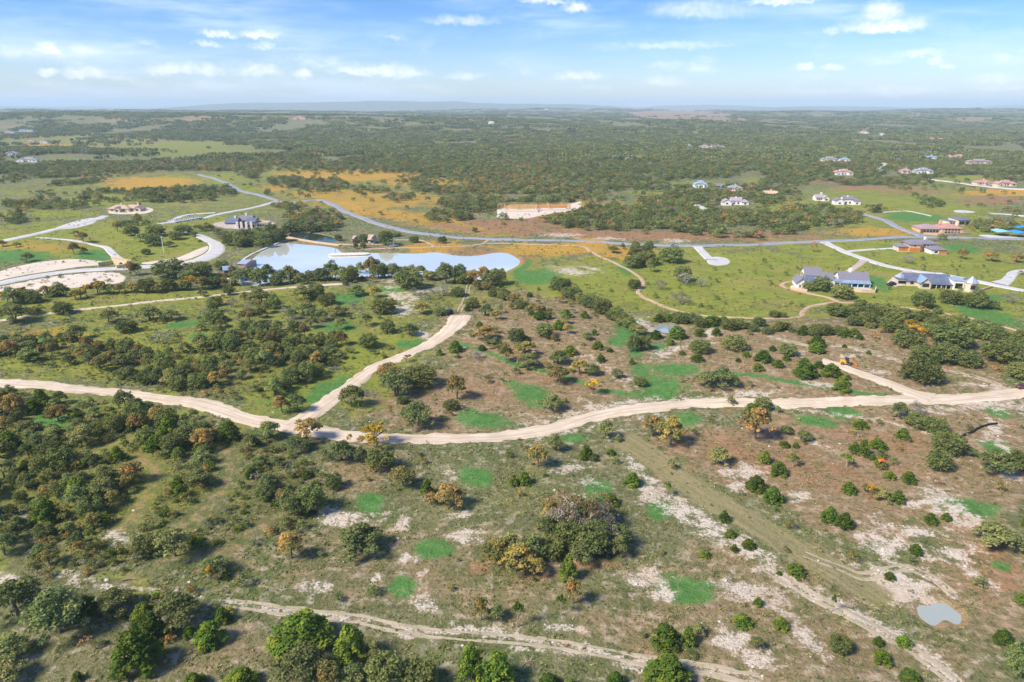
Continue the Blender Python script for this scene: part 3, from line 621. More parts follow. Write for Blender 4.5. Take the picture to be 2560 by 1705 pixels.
# dark greenish-brown soil and grass under the thickets and the far woods
THICK = {
 'spur': [(545,845),(700,822),(850,852),(900,880),(790,945),(700,995),(560,1000),(420,985),(300,945),(200,915),(60,915),(-20,900),(0,865),(130,845),(260,870),(330,872),(430,890)],
 'west': [(-30,990),(150,992),(420,1032),(600,1082),(700,1092),(770,1160),(830,1220),(760,1320),(600,1380),(480,1410),(330,1400),(230,1440),(50,1420),(-30,1400)],
}
dd = np.hypot(Xf, Yf)
def wood_noise(x, y, px, py):
    n = vn(x / 170, y / 190, 51) + .6 * vn(x / 60, y / 66, 52)
    return n - .34 * sstep(820, 560, px) * sstep(326, 345, py) - .14 * sstep(1800, 2050, px) * sstep(326, 345, py) - .16 * sstep(340, 300, py) - .05
nz = wood_noise(Xf, Yf, PXv, PYv)
clr = np.maximum.reduce([MASK[k] for k in range(5)])
MASK[7] = np.maximum(MASK[7], .9 * sstep(470, 420, PYv) * np.clip(1 - 1.3 * clr, 0, 1) * sstep(-.40, .0, nz))
for nm, P in THICK.items():
    sd = poly_sd(smooth_closed(P, 1), PXv, PYv)
    MASK[7] = np.maximum(MASK[7], .50 * sstep(20, -20, sd)); SCRUB = np.maximum(SCRUB, sstep(24, -16, sd)) if 'SCRUB' in globals() else sstep(24, -16, sd)
MASK[7] *= np.where(PYv < 470, sstep(.0, .3, nz + .75 - .9 * clr) , 1)
m = bpy.data.meshes.new('ground')
m.vertices.add(len(Xf)); m.vertices.foreach_set('co', np.stack([Xf, Yf, Z], 1).astype(np.float32).ravel())
i0 = (np.arange(NR - 1)[:, None] * NCc + np.arange(NCc - 1)[None, :]).ravel()
quads = np.stack([i0, i0 + 1, i0 + NCc + 1, i0 + NCc], 1).astype(np.int32)
m.loops.add(quads.size); m.loops.foreach_set('vertex_index', quads.ravel())
m.polygons.add(len(quads)); m.polygons.foreach_set('loop_start', np.arange(0, quads.size, 4, dtype=np.int32))
m.polygons.foreach_set('use_smooth', np.ones(len(quads), bool))
m.update(); m.validate()
for nm, ch in (('m0', (0, 1, 2, 3)), ('m1', (4, 5, 6, 7))):
    at = m.attributes.new(nm, 'FLOAT_COLOR', 'POINT')
    at.data.foreach_set('color', np.stack([MASK[c] for c in ch], 1).astype(np.float32).ravel())
at = m.attributes.new('mown', 'FLOAT', 'POINT'); at.data.foreach_set('value', STRIP.astype(np.float32))
m.materials.append(ground_mat())
go = bpy.data.objects.new('ground', m); COL.objects.link(go); tag(go, kind='structure')

# ------------------------------------------------------------------ water
WM = {'lake': water_mat('lake_water', (.92,.94,.80), .012, 1.4, .55), 'canal': water_mat('canal_water', (.025,.045,.035)), 'pond': water_mat('pond_water', (.72,.80,.74), .012, 1.4, .66), 'stock_pond': water_mat('milky_pond_water', (.40,.44,.38), .10, 1.4, .25)}
for nm, (z, P) in WATER.items():
    c = P.mean(0); Q = c + (P - c) * (1 + 2.0 / np.linalg.norm(P - c, axis=1)[:, None])
    MB().poly([(q[0], q[1], z) for q in Q]).build(nm, WM[nm]).__setitem__('kind', 'structure')
# ------------------------------------------------------------------ foliage
def leaf_mat(name, stops, trans=.28, hue=.02, val=.25):
    m = bpy.data.materials.new(name); m.use_nodes = True
    t = NT(m.node_tree); t.n.clear()
    at = t.node('ShaderNodeAttribute', attribute_name='tint').outputs['Fac']
    rnd = t.node('ShaderNodeObjectInfo').outputs['Random']
    cr = t.node('ShaderNodeValToRGB'); e = cr.color_ramp.elements
    for i, (p, c) in enumerate(stops):
        q = e[i] if i < 2 else e.new(p)
        q.position = p; q.color = rgb(*c)
    f = t.math('ADD', t.math('MULTIPLY', at, .8), t.math('MULTIPLY', rnd, .2))
    t.l.new(f, cr.inputs[0])
    r2 = t.math('FRACT', t.math('MULTIPLY', rnd, 7.31))
    c = t.hsv(cr.outputs[0], t.rng(r2, 0, 1, .5 - hue, .5 + hue, False), 1., t.rng(rnd, 0, 1, 1 - val, 1 + val, False))
    d = t.node('ShaderNodeBsdfDiffuse'); tr = t.node('ShaderNodeBsdfTranslucent'); mx = t.node('ShaderNodeMixShader')
    t.l.new(c, d.inputs[0]); t.l.new(t.hsv(c, .49, 1.1, 1.15), tr.inputs[0]); mx.inputs[0].default_value = trans
    t.l.new(d.outputs[0], mx.inputs[1]); t.l.new(tr.outputs[0], mx.inputs[2])
    o = t.node('ShaderNodeOutputMaterial'); t.l.new(mx.outputs[0], o.inputs[0])
    return m
L = {
 'live': leaf_mat('live_oak_leaves', [(0,(0.104,0.147,0.052)),(.5,(0.176,0.212,0.066)),(1,(0.287,0.299,0.093))]),
 'oak': leaf_mat('oak_leaves', [(0,(0.116,0.166,0.063)),(.45,(0.202,0.240,0.085)),(.8,(0.336,0.334,0.113)),(1,(0.532,0.414,0.127))], hue=.025),
 'juniper': leaf_mat('juniper_leaves', [(0,(0.051,0.094,0.021)),(.5,(0.109,0.174,0.028)),(1,(0.263,0.301,0.038))], .2, .012),
 'autumn': leaf_mat('turning_leaves', [(0,(0.141,0.156,0.057)),(.5,(0.288,0.250,0.085)),(.8,(0.543,0.354,0.109)),(1,(0.811,0.414,0.111))], hue=.02),
 'gold': leaf_mat('golden_leaves', [(0,(0.205,0.157,0.034)),(.5,(0.435,0.282,0.044)),(1,(1.051,0.647,0.089))], .35),
 'grey': leaf_mat('grey_leaves', [(0,(0.159,0.165,0.126)),(1,(0.365,0.360,0.274))], .15),
 'withered': leaf_mat('withered_leaves', [(0,(0.120,0.085,0.045)),(1,(0.340,0.215,0.105))], .15),
 'russet': leaf_mat('russet_leaves', [(0,(0.245,0.143,0.076)),(1,(0.550,0.305,0.161))], .2),
 'brush': leaf_mat('low_brush_leaves', [(0,(0.137,0.165,0.060)),(.5,(0.245,0.271,0.092)),(.85,(0.409,0.349,0.151)),(1,(0.550,0.415,0.222))], .2, .03, .35),
}
BARK = plain('grey_oak_bark', (.20,.17,.135), .9, .25, 6., col2=(.10,.08,.06))
DEADWOOD = plain('bleached_dead_wood', (.42,.31,.21), .9, .2, 4., col2=(.24,.16,.10))
def foliage_mesh(name, mat, lobes, size, n, seed, up=.25, flat=0., squash=1.):
    """many leaf-sized faces through the volume of a set of lobes: (x, y, z, r, tint)"""
    r = np.random.default_rng(seed)
    Lb = np.array(lobes); wgt = Lb[:, 3] ** 2; wgt /= wgt.sum()
    k = r.choice(len(Lb), n, p=wgt)
    d = r.normal(size=(n, 3)); d /= np.linalg.norm(d, axis=1)[:, None]
    d[:, 2] = np.where(d[:, 2] < -.35, -d[:, 2] * .6, d[:, 2])
    rad = Lb[k, 3] * (1 - .55 * r.random(n) ** 2.2)
    c = Lb[k, :3] + d * rad[:, None] * np.array([1, 1, squash])
    nv = d + r.normal(size=(n, 3)) * .65; nv[:, 2] += up; nv /= np.linalg.norm(nv, axis=1)[:, None]
    a = np.cross(nv, r.normal(size=(n, 3))); a /= np.linalg.norm(a, axis=1)[:, None] + 1e-9
    b = np.cross(nv, a)
    s = size * (.55 + .9 * r.random(n)); asp = .55 + .5 * r.random(n)
    a *= s[:, None]; b *= (s * asp)[:, None]
    bend = nv * (s * .30)[:, None]
    V = np.stack([c - a, c - b * .9 - bend * .2, c + a, c + b * .9 - bend * .2], 1).reshape(-1, 3)
    V = V.copy(); V.reshape(n, 4, 3)[:, 0] -= bend; V.reshape(n, 4, 3)[:, 2] -= bend
    m = bpy.data.meshes.new(name)
    m.vertices.add(4 * n); m.vertices.foreach_set('co', V.astype(np.float32).ravel())
    m.loops.add(4 * n); m.loops.foreach_set('vertex_index', np.arange(4 * n, dtype=np.int32))
    m.polygons.add(n); m.polygons.foreach_set('loop_start', np.arange(0, 4 * n, 4, dtype=np.int32))
    m.update()
    tint = np.clip(.62 * Lb[k, 4] + .38 * r.random(n), 0, 1)
    at = m.attributes.new('tint', 'FLOAT', 'FACE'); at.data.foreach_set('value', tint.astype(np.float32))
    m.materials.append(mat)
    return m
def lobes_oak(seed, n=24, z0=.22, z1=.90, spread=.40, r0=.135, gap=.0):
    r = random.Random(seed); out = []
    for i in range(n):
        a = i * 2.39996 + r.uniform(-.5, .5); q = math.sqrt((i + .5) / n) * spread * r.uniform(.75, 1.12)
        z = z0 + (z1 - z0) * (1 - (q / spread) ** 2 * .75) * r.uniform(.55, 1.0)
        out.append((q * math.cos(a), q * math.sin(a), z, r0 * r.uniform(.5, 1.5), r.random() ** 1.3))
    for _ in range(4):
        a, q = r.uniform(0, 6.28), spread * r.uniform(.9, 1.22); out.append((q * math.cos(a), q * math.sin(a), r.uniform(z0 + .05, z1 - .2), r0 * r.uniform(.35, .7), r.random()))
    return out
def lobes_dome(seed, n=30):
    r = random.Random(seed); out = []
    for i in range(n):
        a = i * 2.39996; t = (i + .5) / n
        z = .16 + .66 * t; q = .37 * math.sqrt(max(.02, 1 - ((z - .36) / .58) ** 2)) * r.uniform(.82, 1.1)
        out.append((q * math.cos(a), q * math.sin(a), z, .15 * r.uniform(.75, 1.2), r.random()))
    out.append((0, 0, .45, .28, .3)); return out
def lobes_juniper(seed, n=34):
    r = random.Random(seed); out = []
    lean = r.uniform(-.06, .06)
    for i in range(n):
        a = i * 2.39996 + r.uniform(-.4, .4); t = (i + .5) / n
        z = .06 + .80 * t; q = .36 * (1 - .80 * t ** 1.7) * r.uniform(.78, 1.12)
        out.append((q * math.cos(a) + lean * z, q * math.sin(a), z, .125 * r.uniform(.7, 1.25) * (1.1 - .4 * t), r.random()))
    out.append((0, 0, .32, .24, .2)); return out
def trunk_mesh(name, mat, lobes, seed, h=.42, r0=.030, nb=6, stems=1):
    mb = MB(); r = random.Random(seed)
    for s in range(stems):
        bx, by = (0, 0) if stems == 1 else (r.uniform(-.09, .09), r.uniform(-.09, .09))
        tx, ty = bx + r.uniform(-.07, .07), by + r.uniform(-.07, .07)
        mb.tube([(bx, by, -.04), (bx * .9 + tx * .1, by, h * .35), (tx, ty, h)], [r0 * 1.3, r0, r0 * .75], 6)
        for q in r.sample(lobes, min(nb, len(lobes))):
            mid = (tx * .5 + q[0] * .5 + r.uniform(-.04, .04), ty * .5 + q[1] * .5, h * .6 + q[2] * .4 + .03)
            mb.tube([(tx, ty, h * .92), mid, q[:3]], [r0 * .62, r0 * .42, r0 * .16], 4)
    return mb.mesh(name, mat)
def bare_branches(name, mat, seed, n=11):
    mb = MB(); r = random.Random(seed)
    def grow(p, d, ln, rad, lev):
        q = p + d * ln * .5 + Vector((r.uniform(-1, 1), r.uniform(-1, 1), r.uniform(-.3, .5))) * ln * .12
        e = p + d * ln
        mb.tube([p, q, e], [rad, rad * .8, rad * .45], 4 if lev else 5)
        if lev < 3:
            for _ in range(3 if lev else 4):
                nd = (d + Vector((r.uniform(-1, 1), r.uniform(-1, 1), r.uniform(-.25, .7))) * .95).normalized()
                grow(p + (e - p) * r.uniform(.55, 1.), nd, ln * r.uniform(.5, .72), rad * .5, lev + 1)
    for k in range(3):
        a = k * 2.1 + r.uniform(-.5, .5)
        grow(Vector((r.uniform(-.05, .05), r.uniform(-.05, .05), -.03)), Vector((.42 * math.cos(a), .42 * math.sin(a), 1)).normalized(), .36, .026, 0)
    return mb.mesh(name, mat)
PROTO = {}
def add_proto(kind, crown, trunk): PROTO.setdefault(kind, []).append((crown, trunk))
for s in range(5):
    lb = lobes_oak(100 + s, 24 + 2 * s, .16 + .03 * s)
    add_proto('oak', foliage_mesh('oak_crown', L['oak'], lb, .030, 2600, s), trunk_mesh('oak_trunk', BARK, lb, s, stems=1 + s % 2))
for s in range(4):
    lb = lobes_dome(200 + s)
    add_proto('live', foliage_mesh('live_oak_crown', L['live'], lb, .032, 2700, 20 + s), trunk_mesh('live_oak_trunk', BARK, lb, 20 + s, .34))
for s in range(5):
    lb = lobes_juniper(300 + s)
    add_proto('juniper', foliage_mesh('juniper_crown', L['juniper'], lb, .030, 2900, 40 + s, up=.7), trunk_mesh('juniper_trunk', BARK, lb, 40 + s, .22, .026, 4, 2))
for s in range(3):
    lb = lobes_oak(400 + s, 20, .32, .95, .38, .125)
    add_proto('autumn', foliage_mesh('turning_crown', L['autumn'], lb, .030, 2300, 60 + s), trunk_mesh('turning_trunk', BARK, lb, 60 + s))
for s in range(2):
    lb = lobes_oak(500 + s, 15, .40, .92, .38, .105)
    add_proto('gold', foliage_mesh('golden_crown', L['gold'], lb, .034, 900, 70 + s), trunk_mesh('golden_trunk', BARK, lb, 70 + s, .45, .024, 9))
for s in range(2):
    lb = lobes_oak(600 + s, 16, .30, .9, .40, .12)
    add_proto('grey', foliage_mesh('grey_crown', L['grey'], lb, .022, 650, 80 + s), bare_branches('grey_branches', plain('grey_twigs', (.26,.235,.20), .9, .2), 80 + s))
for s in range(2):
    lb = lobes_oak(650 + s, 16, .30, .9, .40, .12)
    add_proto('dead', foliage_mesh('withered_crown', L['withered'], lb, .022, 420, 85 + s), bare_branches('dead_branches', DEADWOOD, 90 + s))
for s in range(2):
    lb = lobes_oak(700 + s, 12, .30, .95, .36, .13)
    add_proto('russet', foliage_mesh('russet_crown', L['russet'], lb, .030, 700, 90 + s), trunk_mesh('russet_trunk', BARK, lb, 90 + s, .4, .022, 8))
for s in range(2):
    lb = [(0, 0, .88, .10, .5), (.07, .02, .78, .11, .4), (-.08, .03, .72, .12, .7), (.02, -.08, .66, .10, .2)]
    add_proto('sapling', foliage_mesh('sapling_crown', L['juniper'], [(q[0] * 2.6, q[1] * 2.6, q[2], q[3] * 1.4, q[4]) for q in lb], .045, 420, 95 + s), trunk_mesh('sapling_trunk', plain('pale_bark', (.36,.30,.24), .9), lb, 95 + s, .62, .035, 3))
NAMES = {'oak': 'oak_tree', 'live': 'live_oak_tree', 'juniper': 'juniper_bush', 'autumn': 'turning_oak_tree', 'gold': 'golden_tree', 'grey': 'grey_tree', 'dead': 'dead_tree', 'russet': 'russet_tree', 'sapling': 'young_tree'}
CATS = {k: 'tree' for k in NAMES}; CATS['juniper'] = 'bush'
COUNT = {}
def plant(kind, x, y, w, h, sink=.0, var=None):
    """one tree standing at (x, y), w metres wide, h metres tall"""
    ps = PROTO[kind]; i = (COUNT.get(kind, 0) * 7 + 3) % len(ps) if var is None else var; COUNT[kind] = COUNT.get(kind, 0) + 1
    cr, tk = ps[i]
    e = bpy.data.objects.new(NAMES[kind], None); e.empty_display_size = 1
    e.location = (x, y, H(x, y) - sink); e.rotation_euler = (0, 0, random.uniform(0, 6.28)); e.scale = (w, w, h)
    COL.objects.link(e); e['category'] = CATS[kind]
    for nm, me in (('crown', cr), ('trunk', tk)):
        o = bpy.data.objects.new(nm, me); o.parent = e; COL.objects.link(o)
    return e
KD = {'o': 'oak', 'l': 'live', 'j': 'juniper', 'a': 'autumn', 'g': 'gold', 'y': 'grey', 'd': 'dead', 'r': 'russet', 's': 'sapling'}
DESC = {'oak': 'olive green oak', 'live': 'dark green live oak', 'juniper': 'bright green juniper bush', 'autumn': 'orange tinged oak', 'gold': 'golden yellow tree', 'grey': 'grey half bare tree', 'dead': 'bleached dead tree with bare branches', 'russet': 'russet brown tree', 'sapling': 'thin young tree'}
TREES = """
j 353 1690 118 118|j 372 1612 86 84|j 527 1616 80 66|j 475 1594 34 32|j 560 1560 45 44|o 448 1572 106 84|j 364 1548 56 46|o 293 1537 86 64|j 228 1548 60 64|o 157 1598 130 122|o 49 1552 124 112|o 22 1712 84 66|o 30 1652 82 66|j 196 1704 28 28|j 489 1728 62 48|j 606 1728 82 56|j 754 1632 150 104|o 754 1722 124 96|j 880 1660 86 96|o 937 1657 42 52|a 826 1722 72 70|o 886 1728 64 62|l 966 1728 94 84|l 1048 1730 92 72|j 1178 1712 68 98|j 1246 1724 92 94|a 1203 1552 40 60|o 1240 1556 40 42
j 1660 1624 76 66|j 1718 1616 42 50|o 1745 1590 30 32|j 1664 1726 118 88|j 1538 1716 46 36|j 1372 1722 52 30|j 1427 1720 26 24|j 1856 1569 46 36|j 1894 1516 27 23|a 1432 1511 45 66|s 1403 1539 30 50|j 1418 1454 46 64|o 1888 1627 32 36|s 1293 1569 36 62|j 1763 1394 28 20|j 1950 1574 38 32|j 2194 1615 28 25|j 2257 1617 40 30|j 2202 1661 50 36|l 2097 1632 52 44|j 2222 1450 28 21|j 1988 1442 48 28|j 1947 1438 15 10|j 2507 1612 46 42|j 2555 1512 42 32|j 2287 1388 36 30|s 2080 1530 17 42|j 2275 1708 52 22|l 2545 1694 62 88
j 2072 1308 46 42|j 2108 1322 46 42|j 1889 1229 52 42|j 1930 1259 50 44|j 1944 1191 48 38|j 2120 1235 38 33|j 2222 1198 31 22|j 2268 1208 36 33|j 2241 1259 36 36|g 2173 1248 26 44|o 2197 1251 46 33|o 2162 1231 18 22|s 2116 1167 42 34|j 2135 1134 30 31|j 2155 1142 32 46|j 2194 1126 43 29|j 2199 1170 29 31|j 2181 1151 18 18|s 1982 1167 36 34|j 1988 1120 18 15|j 1961 1119 25 14|o 2010 1104 38 19|o 1966 1088 25 23|j 2254 1098 36 18|l 2344 1178 56 54|l 2366 1134 76 40|o 2426 1141 32 22|o 2490 1190 84 66|l 2546 1176 54 50|j 2325 1311 32 30|j 2364 1302 27 21|o 2487 1380 104 66|j 2557 1318 18 28
a 1345 1167 58 58|o 1385 1131 40 44|j 1467 1151 36 40|j 1526 1138 24 18|o 1514 1102 42 50|o 1544 1106 19 20|j 1579 1216 42 38|s 1667 1240 28 36|j 1810 1306 28 31|j 1826 1344 28 23|j 1870 1373 35 27|j 1836 1381 20 21|a 1629 1092 48 54|a 1676 1114 70 70|a 1887 1100 78 82|o 1797 1164 56 46|j 1911 1159 31 34|j 1312 1214 36 37|j 1284 1216 24 30|j 1525 1266 46 32|l 1552 1342 31 28
d 1405 1300 90 80|y 1420 1345 84 96|l 1500 1310 70 60|o 1460 1412 80 66|d 1500 1320 76 92|l 1545 1372 56 60|o 1365 1352 62 62|d 1395 1330 84 98|d 1452 1352 86 110|y 1505 1342 70 84|l 1420 1378 74 74|l 1482 1392 80 84|y 1530 1384 62 70|a 1375 1300 46 52|l 1448 1300 60 60|o 1548 1400 40 58|l 1378 1400 62 58|a 1290 1432 88 74|a 1245 1418 76 72|o 1330 1412 70 74|o 1270 1388 62 56|a 1340 1440 50 46
a 770 1105 72 62|o 746 1131 60 34|g 876 1110 16 34|g 943 1119 88 68|o 857 1157 62 55|o 905 1160 36 44|l 952 1179 66 62|a 1007 1217 66 54|j 1067 1238 34 42|a 1077 1263 36 34|a 1126 1270 74 62|a 730 1397 60 66|o 901 1392 114 76|l 836 1225 42 42|o 440 1400 84 84|o 540 1440 66 52|g 528 1452 26 44
o 879 1022 60 58|o 990 995 78 72|a 975 952 66 46|l 1052 970 78 52|a 1143 998 52 62|l 1128 1026 38 28|o 1045 1072 80 66|r 978 1041 20 42|o 745 1032 42 50|a 705 1032 40 44|r 1017 906 24 22|j 1137 881 36 31|j 1099 889 18 18|a 1212 851 52 38|j 1205 877 22 16|y 1192 901 36 24|l 969 834 36 34|o 1022 841 42 32|l 923 872 44 38|a 1265 908 36 48|s 900 1036 16 30|l 1008 1010 30 20
l 1292 856 40 36|a 1312 891 56 38|o 1320 923 56 38|l 1361 846 42 38|a 1400 959 56 46|o 1397 914 44 38|a 1448 937 42 40|o 1482 941 36 30|g 1483 986 42 44|o 1378 1031 60 48|j 1425 889 38 24|j 1495 875 31 24|j 1502 906 25 20|o 1543 946 28 25|l 1600 966 33 24|j 1579 911 16 17|j 1526 881 15 13|j 1485 838 17 17|l 1583 880 30 44|l 1610 875 32 34|j 1640 847 34 20|j 1692 847 50 24|j 1677 863 24 15|l 1748 884 50 34|j 1743 905 34 24|j 1705 888 18 9|j 1748 841 32 12|l 1835 877 58 30|j 1790 840 26 22|o 1764 974 56 48|o 1807 972 66 52|j 1864 893 24 14|j 1905 906 46 24|j 1845 905 16 9|j 1894 928 30 14|o 1827 1013 21 22|j 1878 1032 36 21|l 1905 1025 42 28|o 1238 873 34 28|j 1395 825 30 26|j 1350 800 34 26|a 1240 800 30 26|o 1215 790 34 28|l 1180 770 36 28|j 1330 790 20 16|a 1290 760 40 26|o 1255 745 36 26|j 1415 795 34 22
j 1931 877 20 15|l 1968 889 44 30|j 1966 902 22 12|j 1944 919 31 14|j 2008 916 34 20|j 2014 946 62 30|j 2046 921 29 20|j 2078 943 52 36|j 2104 964 36 25|j 2102 980 42 20|j 2118 949 18 13|j 2040 867 44 26|j 2040 883 44 16|j 2148 849 21 16|j 2111 869 13 9|j 2171 886 14 11|l 2265 870 68 44|l 2298 957 88 42|l 2310 907 66 44|l 2362 910 70 52|l 2416 918 64 44|l 2378 870 88 50|l 2500 907 84 38|l 2548 948 60 32|o 2246 1047 40 42|y 2288 1042 40 40|l 2292 1072 54 32|l 2336 1082 54 26|j 2150 1072 37 20|s 1943 1033 20 19|o 1966 1082 27 17|l 2560 858 50 34|l 2470 842 60 30
l 2102 747 50 36|l 2052 729 42 38|l 2022 727 32 24|l 2304 770 50 40|l 2376 760 52 35|l 2437 770 58 34|o 2480 774 34 20|y 2526 762 48 32|l 2150 770 28 22|l 2343 785 22 16|g 2303 785 30 22|l 1935 795 24 20|l 1955 794 22 16|a 2404 647 28 24|a 2477 653 37 22|a 2542 656 32 16|r 2032 630 21 25|y 2268 660 36 20|a 2256 622 28 18
l 1582 670 44 32|l 1612 664 50 38|l 1600 652 60 30|l 1677 657 58 28|o 1625 681 23 34|y 1712 714 46 34|l 1706 704 40 40|y 1650 726 37 28|y 1753 718 34 26|y 1702 764 52 26|l 1586 722 31 24|o 1533 633 28 14|o 1557 623 12 14|o 1588 624 24 22|l 1622 619 22 18|y 1680 619 24 16|r 1897 602 25 24|y 1899 619 13 12|a 1600 632 18 12
a 328 690 30 36|o 342 689 30 30|a 186 636 28 28|o 212 637 16 20|o 188 591 22 15|a 209 607 28 26|o 70 655 32 22|o 42 619 20 14|a 7 617 22 16|l 366 637 21 16|l 386 615 42 26|l 440 600 30 22|o 425 618 24 16|l 484 592 14 14|l 499 605 8 5|o 352 605 26 20|l 330 590 34 26|a 295 580 22 24|a 345 560 22 24|l 390 592 44 24|l 460 588 40 26
l 425 697 72 32|l 500 693 58 32|l 556 675 34 24|l 470 702 40 22|a 582 690 22 26|o 605 700 28 26|g 622 700 14 18
o 40 808 72 46|l 87 788 32 18|l 160 786 44 26|o 272 808 44 35|l 318 832 48 28|o 193 852 48 40|o 372 805 58 38|o 430 802 42 28|l 535 807 48 22|g 214 892 42 24|y 408 864 56 38|o 50 885 60 40|o 75 905 50 36|l 572 738 26 24|o 504 742 16 18|y 620 778 30 20|o 510 742 20 16
o 650 765 62 42|a 625 812 56 44|l 790 745 44 38|o 760 752 54 36|l 818 765 44 30|l 864 712 15 13|o 905 702 18 12|a 928 706 14 18|o 890 742 44 30|a 935 745 38 30|l 1022 722 70 38|a 980 762 20 16|y 1105 742 50 24|y 1070 752 46 22|a 1055 785 44 24|l 1100 790 32 22|l 1145 742 34 22|a 1215 725 26 20|l 960 785 60 40|o 760 790 50 34|o 840 792 44 28|y 1035 738 30 18
"""
ROWS = [  # lines of trees: kinds, pixel line, number, width range in pixels
 ('loaoll', [(640,716),(760,704),(860,700),(960,694),(1080,698),(1160,706),(1250,716)], 34, (26,44), 1.05, 'on the near lake shore'),
 ('loglao', [(-10,765),(80,752),(170,742),(300,736),(420,728),(520,722),(620,708)], 34, (24,44), .9, 'in the dirt yard row'),
 ('llol', [(1390,720),(1450,760),(1520,790),(1560,815),(1600,838)], 26, (24,44), .85, 'in the dark belt by small pond'),
 ('ljl', [(1640,800),(1720,808),(1800,820),(1880,822),(1960,830),(2060,835),(2140,838)], 34, (22,40), .7, 'along the small pond creek'),
 ('llo', [(2080,790),(2160,792),(2240,800),(2320,812),(2400,826),(2480,850),(2560,880)], 34, (28,50), .75, 'in the creek wood below the trail'),
 ('llglo', [(2130,812),(2230,826),(2330,838),(2440,850)], 18, (26,46), .8, 'in the creek wood below the trail'),
 ('lllo', [(570,610),(620,612),(665,612),(705,604)], 18, (22,36), .95, 'on the left bank of lake'),
 ('lo', [(640,596),(700,588),(760,572),(830,578)], 16, (20,32), .9, 'above the dark canal'),
 ('oal', [(1140,700),(1230,735),(1310,770),(1380,800)], 16, (22,36), .8, 'on the knoll behind turnaround'),
]
PLACED = []          # kind, x, y, w, h, px, py
def place_px(kind, px, py, wpx, hpx):
    g = ground(px, py); s = mpp(g); dist = math.hypot(g.x, g.y, ); dep = math.atan2(CAM_H - g.z, dist)
    w_ = wpx * s
    h_ = max(.60 * w_, (hpx * s - .42 * w_ * math.sin(dep)) / math.cos(dep))
    h_ = min(h_, 1.7 * w_ if kind != 'sapling' else 4 * w_)
    d = Vector((g.x, g.y)).normalized() * (.22 * w_)
    if kind in ('gold', 'sapling', 'russet', 'autumn'): d *= .3
    PLACED.append([kind, g.x + d.x, g.y + d.y, w_ * 1.17, h_ * 1.12, px, py])
for ent in TREES.replace('\n', '|').split('|'):
    if ent.strip():
        k, a, b, c, d = ent.split(); place_px(KD[k], float(a), float(b), float(c), float(d))
rr = random.Random(5)
THGROUP = []
for kinds, pl, n, (w0, w1), asp, phrase in ROWS:
    P = np.array(pl, float); seg = np.concatenate([[0], np.cumsum(np.hypot(*np.diff(P, axis=0).T))])
    for i in range(n):
        s = (i + rr.uniform(.1, .9)) / n * seg[-1]
        px = np.interp(s, seg, P[:, 0]); py = np.interp(s, seg, P[:, 1]) + rr.gauss(0, 4)
        wp = rr.uniform(w0, w1)
        n0 = len(PLACED); place_px(KD[kinds[rr.randrange(len(kinds))]], px, py, wp, wp * asp * rr.uniform(.8, 1.15))
        THGROUP.append((PLACED.pop(n0), phrase))
# thickets: crowded trees, spaced on the ground
def thicket(pixpoly, spacing, kinds, wrange, phrase, dens_n=None):
    P = smooth_closed([tuple(ground(x, y)[:2]) for x, y in pixpoly], 1)
    pts = []; (ax, ay), (bx, by) = P.min(0), P.max(0)
    N = int((bx - ax) * (by - ay) / spacing ** 2 * 4)
    cx, cy = np.random.default_rng(len(pixpoly) + N).random((2, N)); cx = ax + cx * (bx - ax); cy = ay + cy * (by - ay)
    ok = poly_sd(P, cx, cy) < 0
    ppx, ppy = project(cx, cy, 0 * cx)
    ok &= vn(cx / 17, cy / 17, 41) + .5 * vn(cx / 7, cy / 7, 42) > (-.16 if dens_n is None else dens_n)
    grid = {}
    for x, y in zip(cx[ok], cy[ok]):
        g = (int(x / spacing), int(y / spacing))
        if any((q[0] - x) ** 2 + (q[1] - y) ** 2 < spacing ** 2 for i in (-1, 0, 1) for j in (-1, 0, 1) for q in grid.get((g[0] + i, g[1] + j), ())): continue
        if near_road(x, y, 2.2): continue
        grid.setdefault(g, []).append((x, y)); pts.append((x, y))
    for x, y in pts:
        k = KD[kinds[rr.randrange(len(kinds))]]; w_ = rr.uniform(*wrange)
        THGROUP.append(([k, x, y, w_, w_ * rr.uniform(.65, 1.05), 0, 0], phrase))
TRAILS = [[(235,1132),(300,1106),(352,1090)], [(350,1145),(392,1172),(372,1232),(330,1300),(292,1340)], [(560,1120),(580,1160),(560,1222),(480,1300),(450,1322)], [(300,1462),(420,1400),(560,1385),(680,1300)]]
for t in TRAILS:
    for i in range(len(t) - 1):
        for q in np.linspace(0, 1, 6):
            g = ground(t[i][0] + (t[i+1][0] - t[i][0]) * q, t[i][1] + (t[i+1][1] - t[i][1]) * q); ROADPTS.append((g.x, g.y, 4.6))
kd = kdtree.KDTree(len(ROADPTS))
for i, q in enumerate(ROADPTS): kd.insert((q[0], q[1], 0), i)
kd.balance()
thicket(THICK['spur'], 4.7, 'ollooao', (3.4, 7.6), 'in the spur thicket', -.10)
thicket(THICK['west'], 4.4, 'oolaoloj', (2.8, 7.4), 'in the left foreground thicket', -.05)
thicket([(420,1190),(600,1110),(700,1120),(770,1160),(830,1215),(770,1310),(600,1350),(430,1330),(400,1260)], 4.6, 'oolooaj', (3.4, 6.8), 'in the left foreground thicket', -.30)
thicket([(560,740),(700,745),(860,760),(960,810),(860,840),(700,820),(560,850),(470,820)], 7.5, 'oolya', (3.6, 7.0), 'on the green slope by turnaround')
thicket([(640,860),(760,850),(850,870),(840,905),(760,940),(700,960)], 6, 'oolo', (3.6, 6.), 'in the spur thicket', -.1)
thicket([(1180,700),(1400,740),(1480,800),(1480,870),(1330,850),(1240,880),(1180,830),(1150,760)], 9, 'ojolaj', (2.6, 5.2), 'on the knoll behind turnaround', -.25)

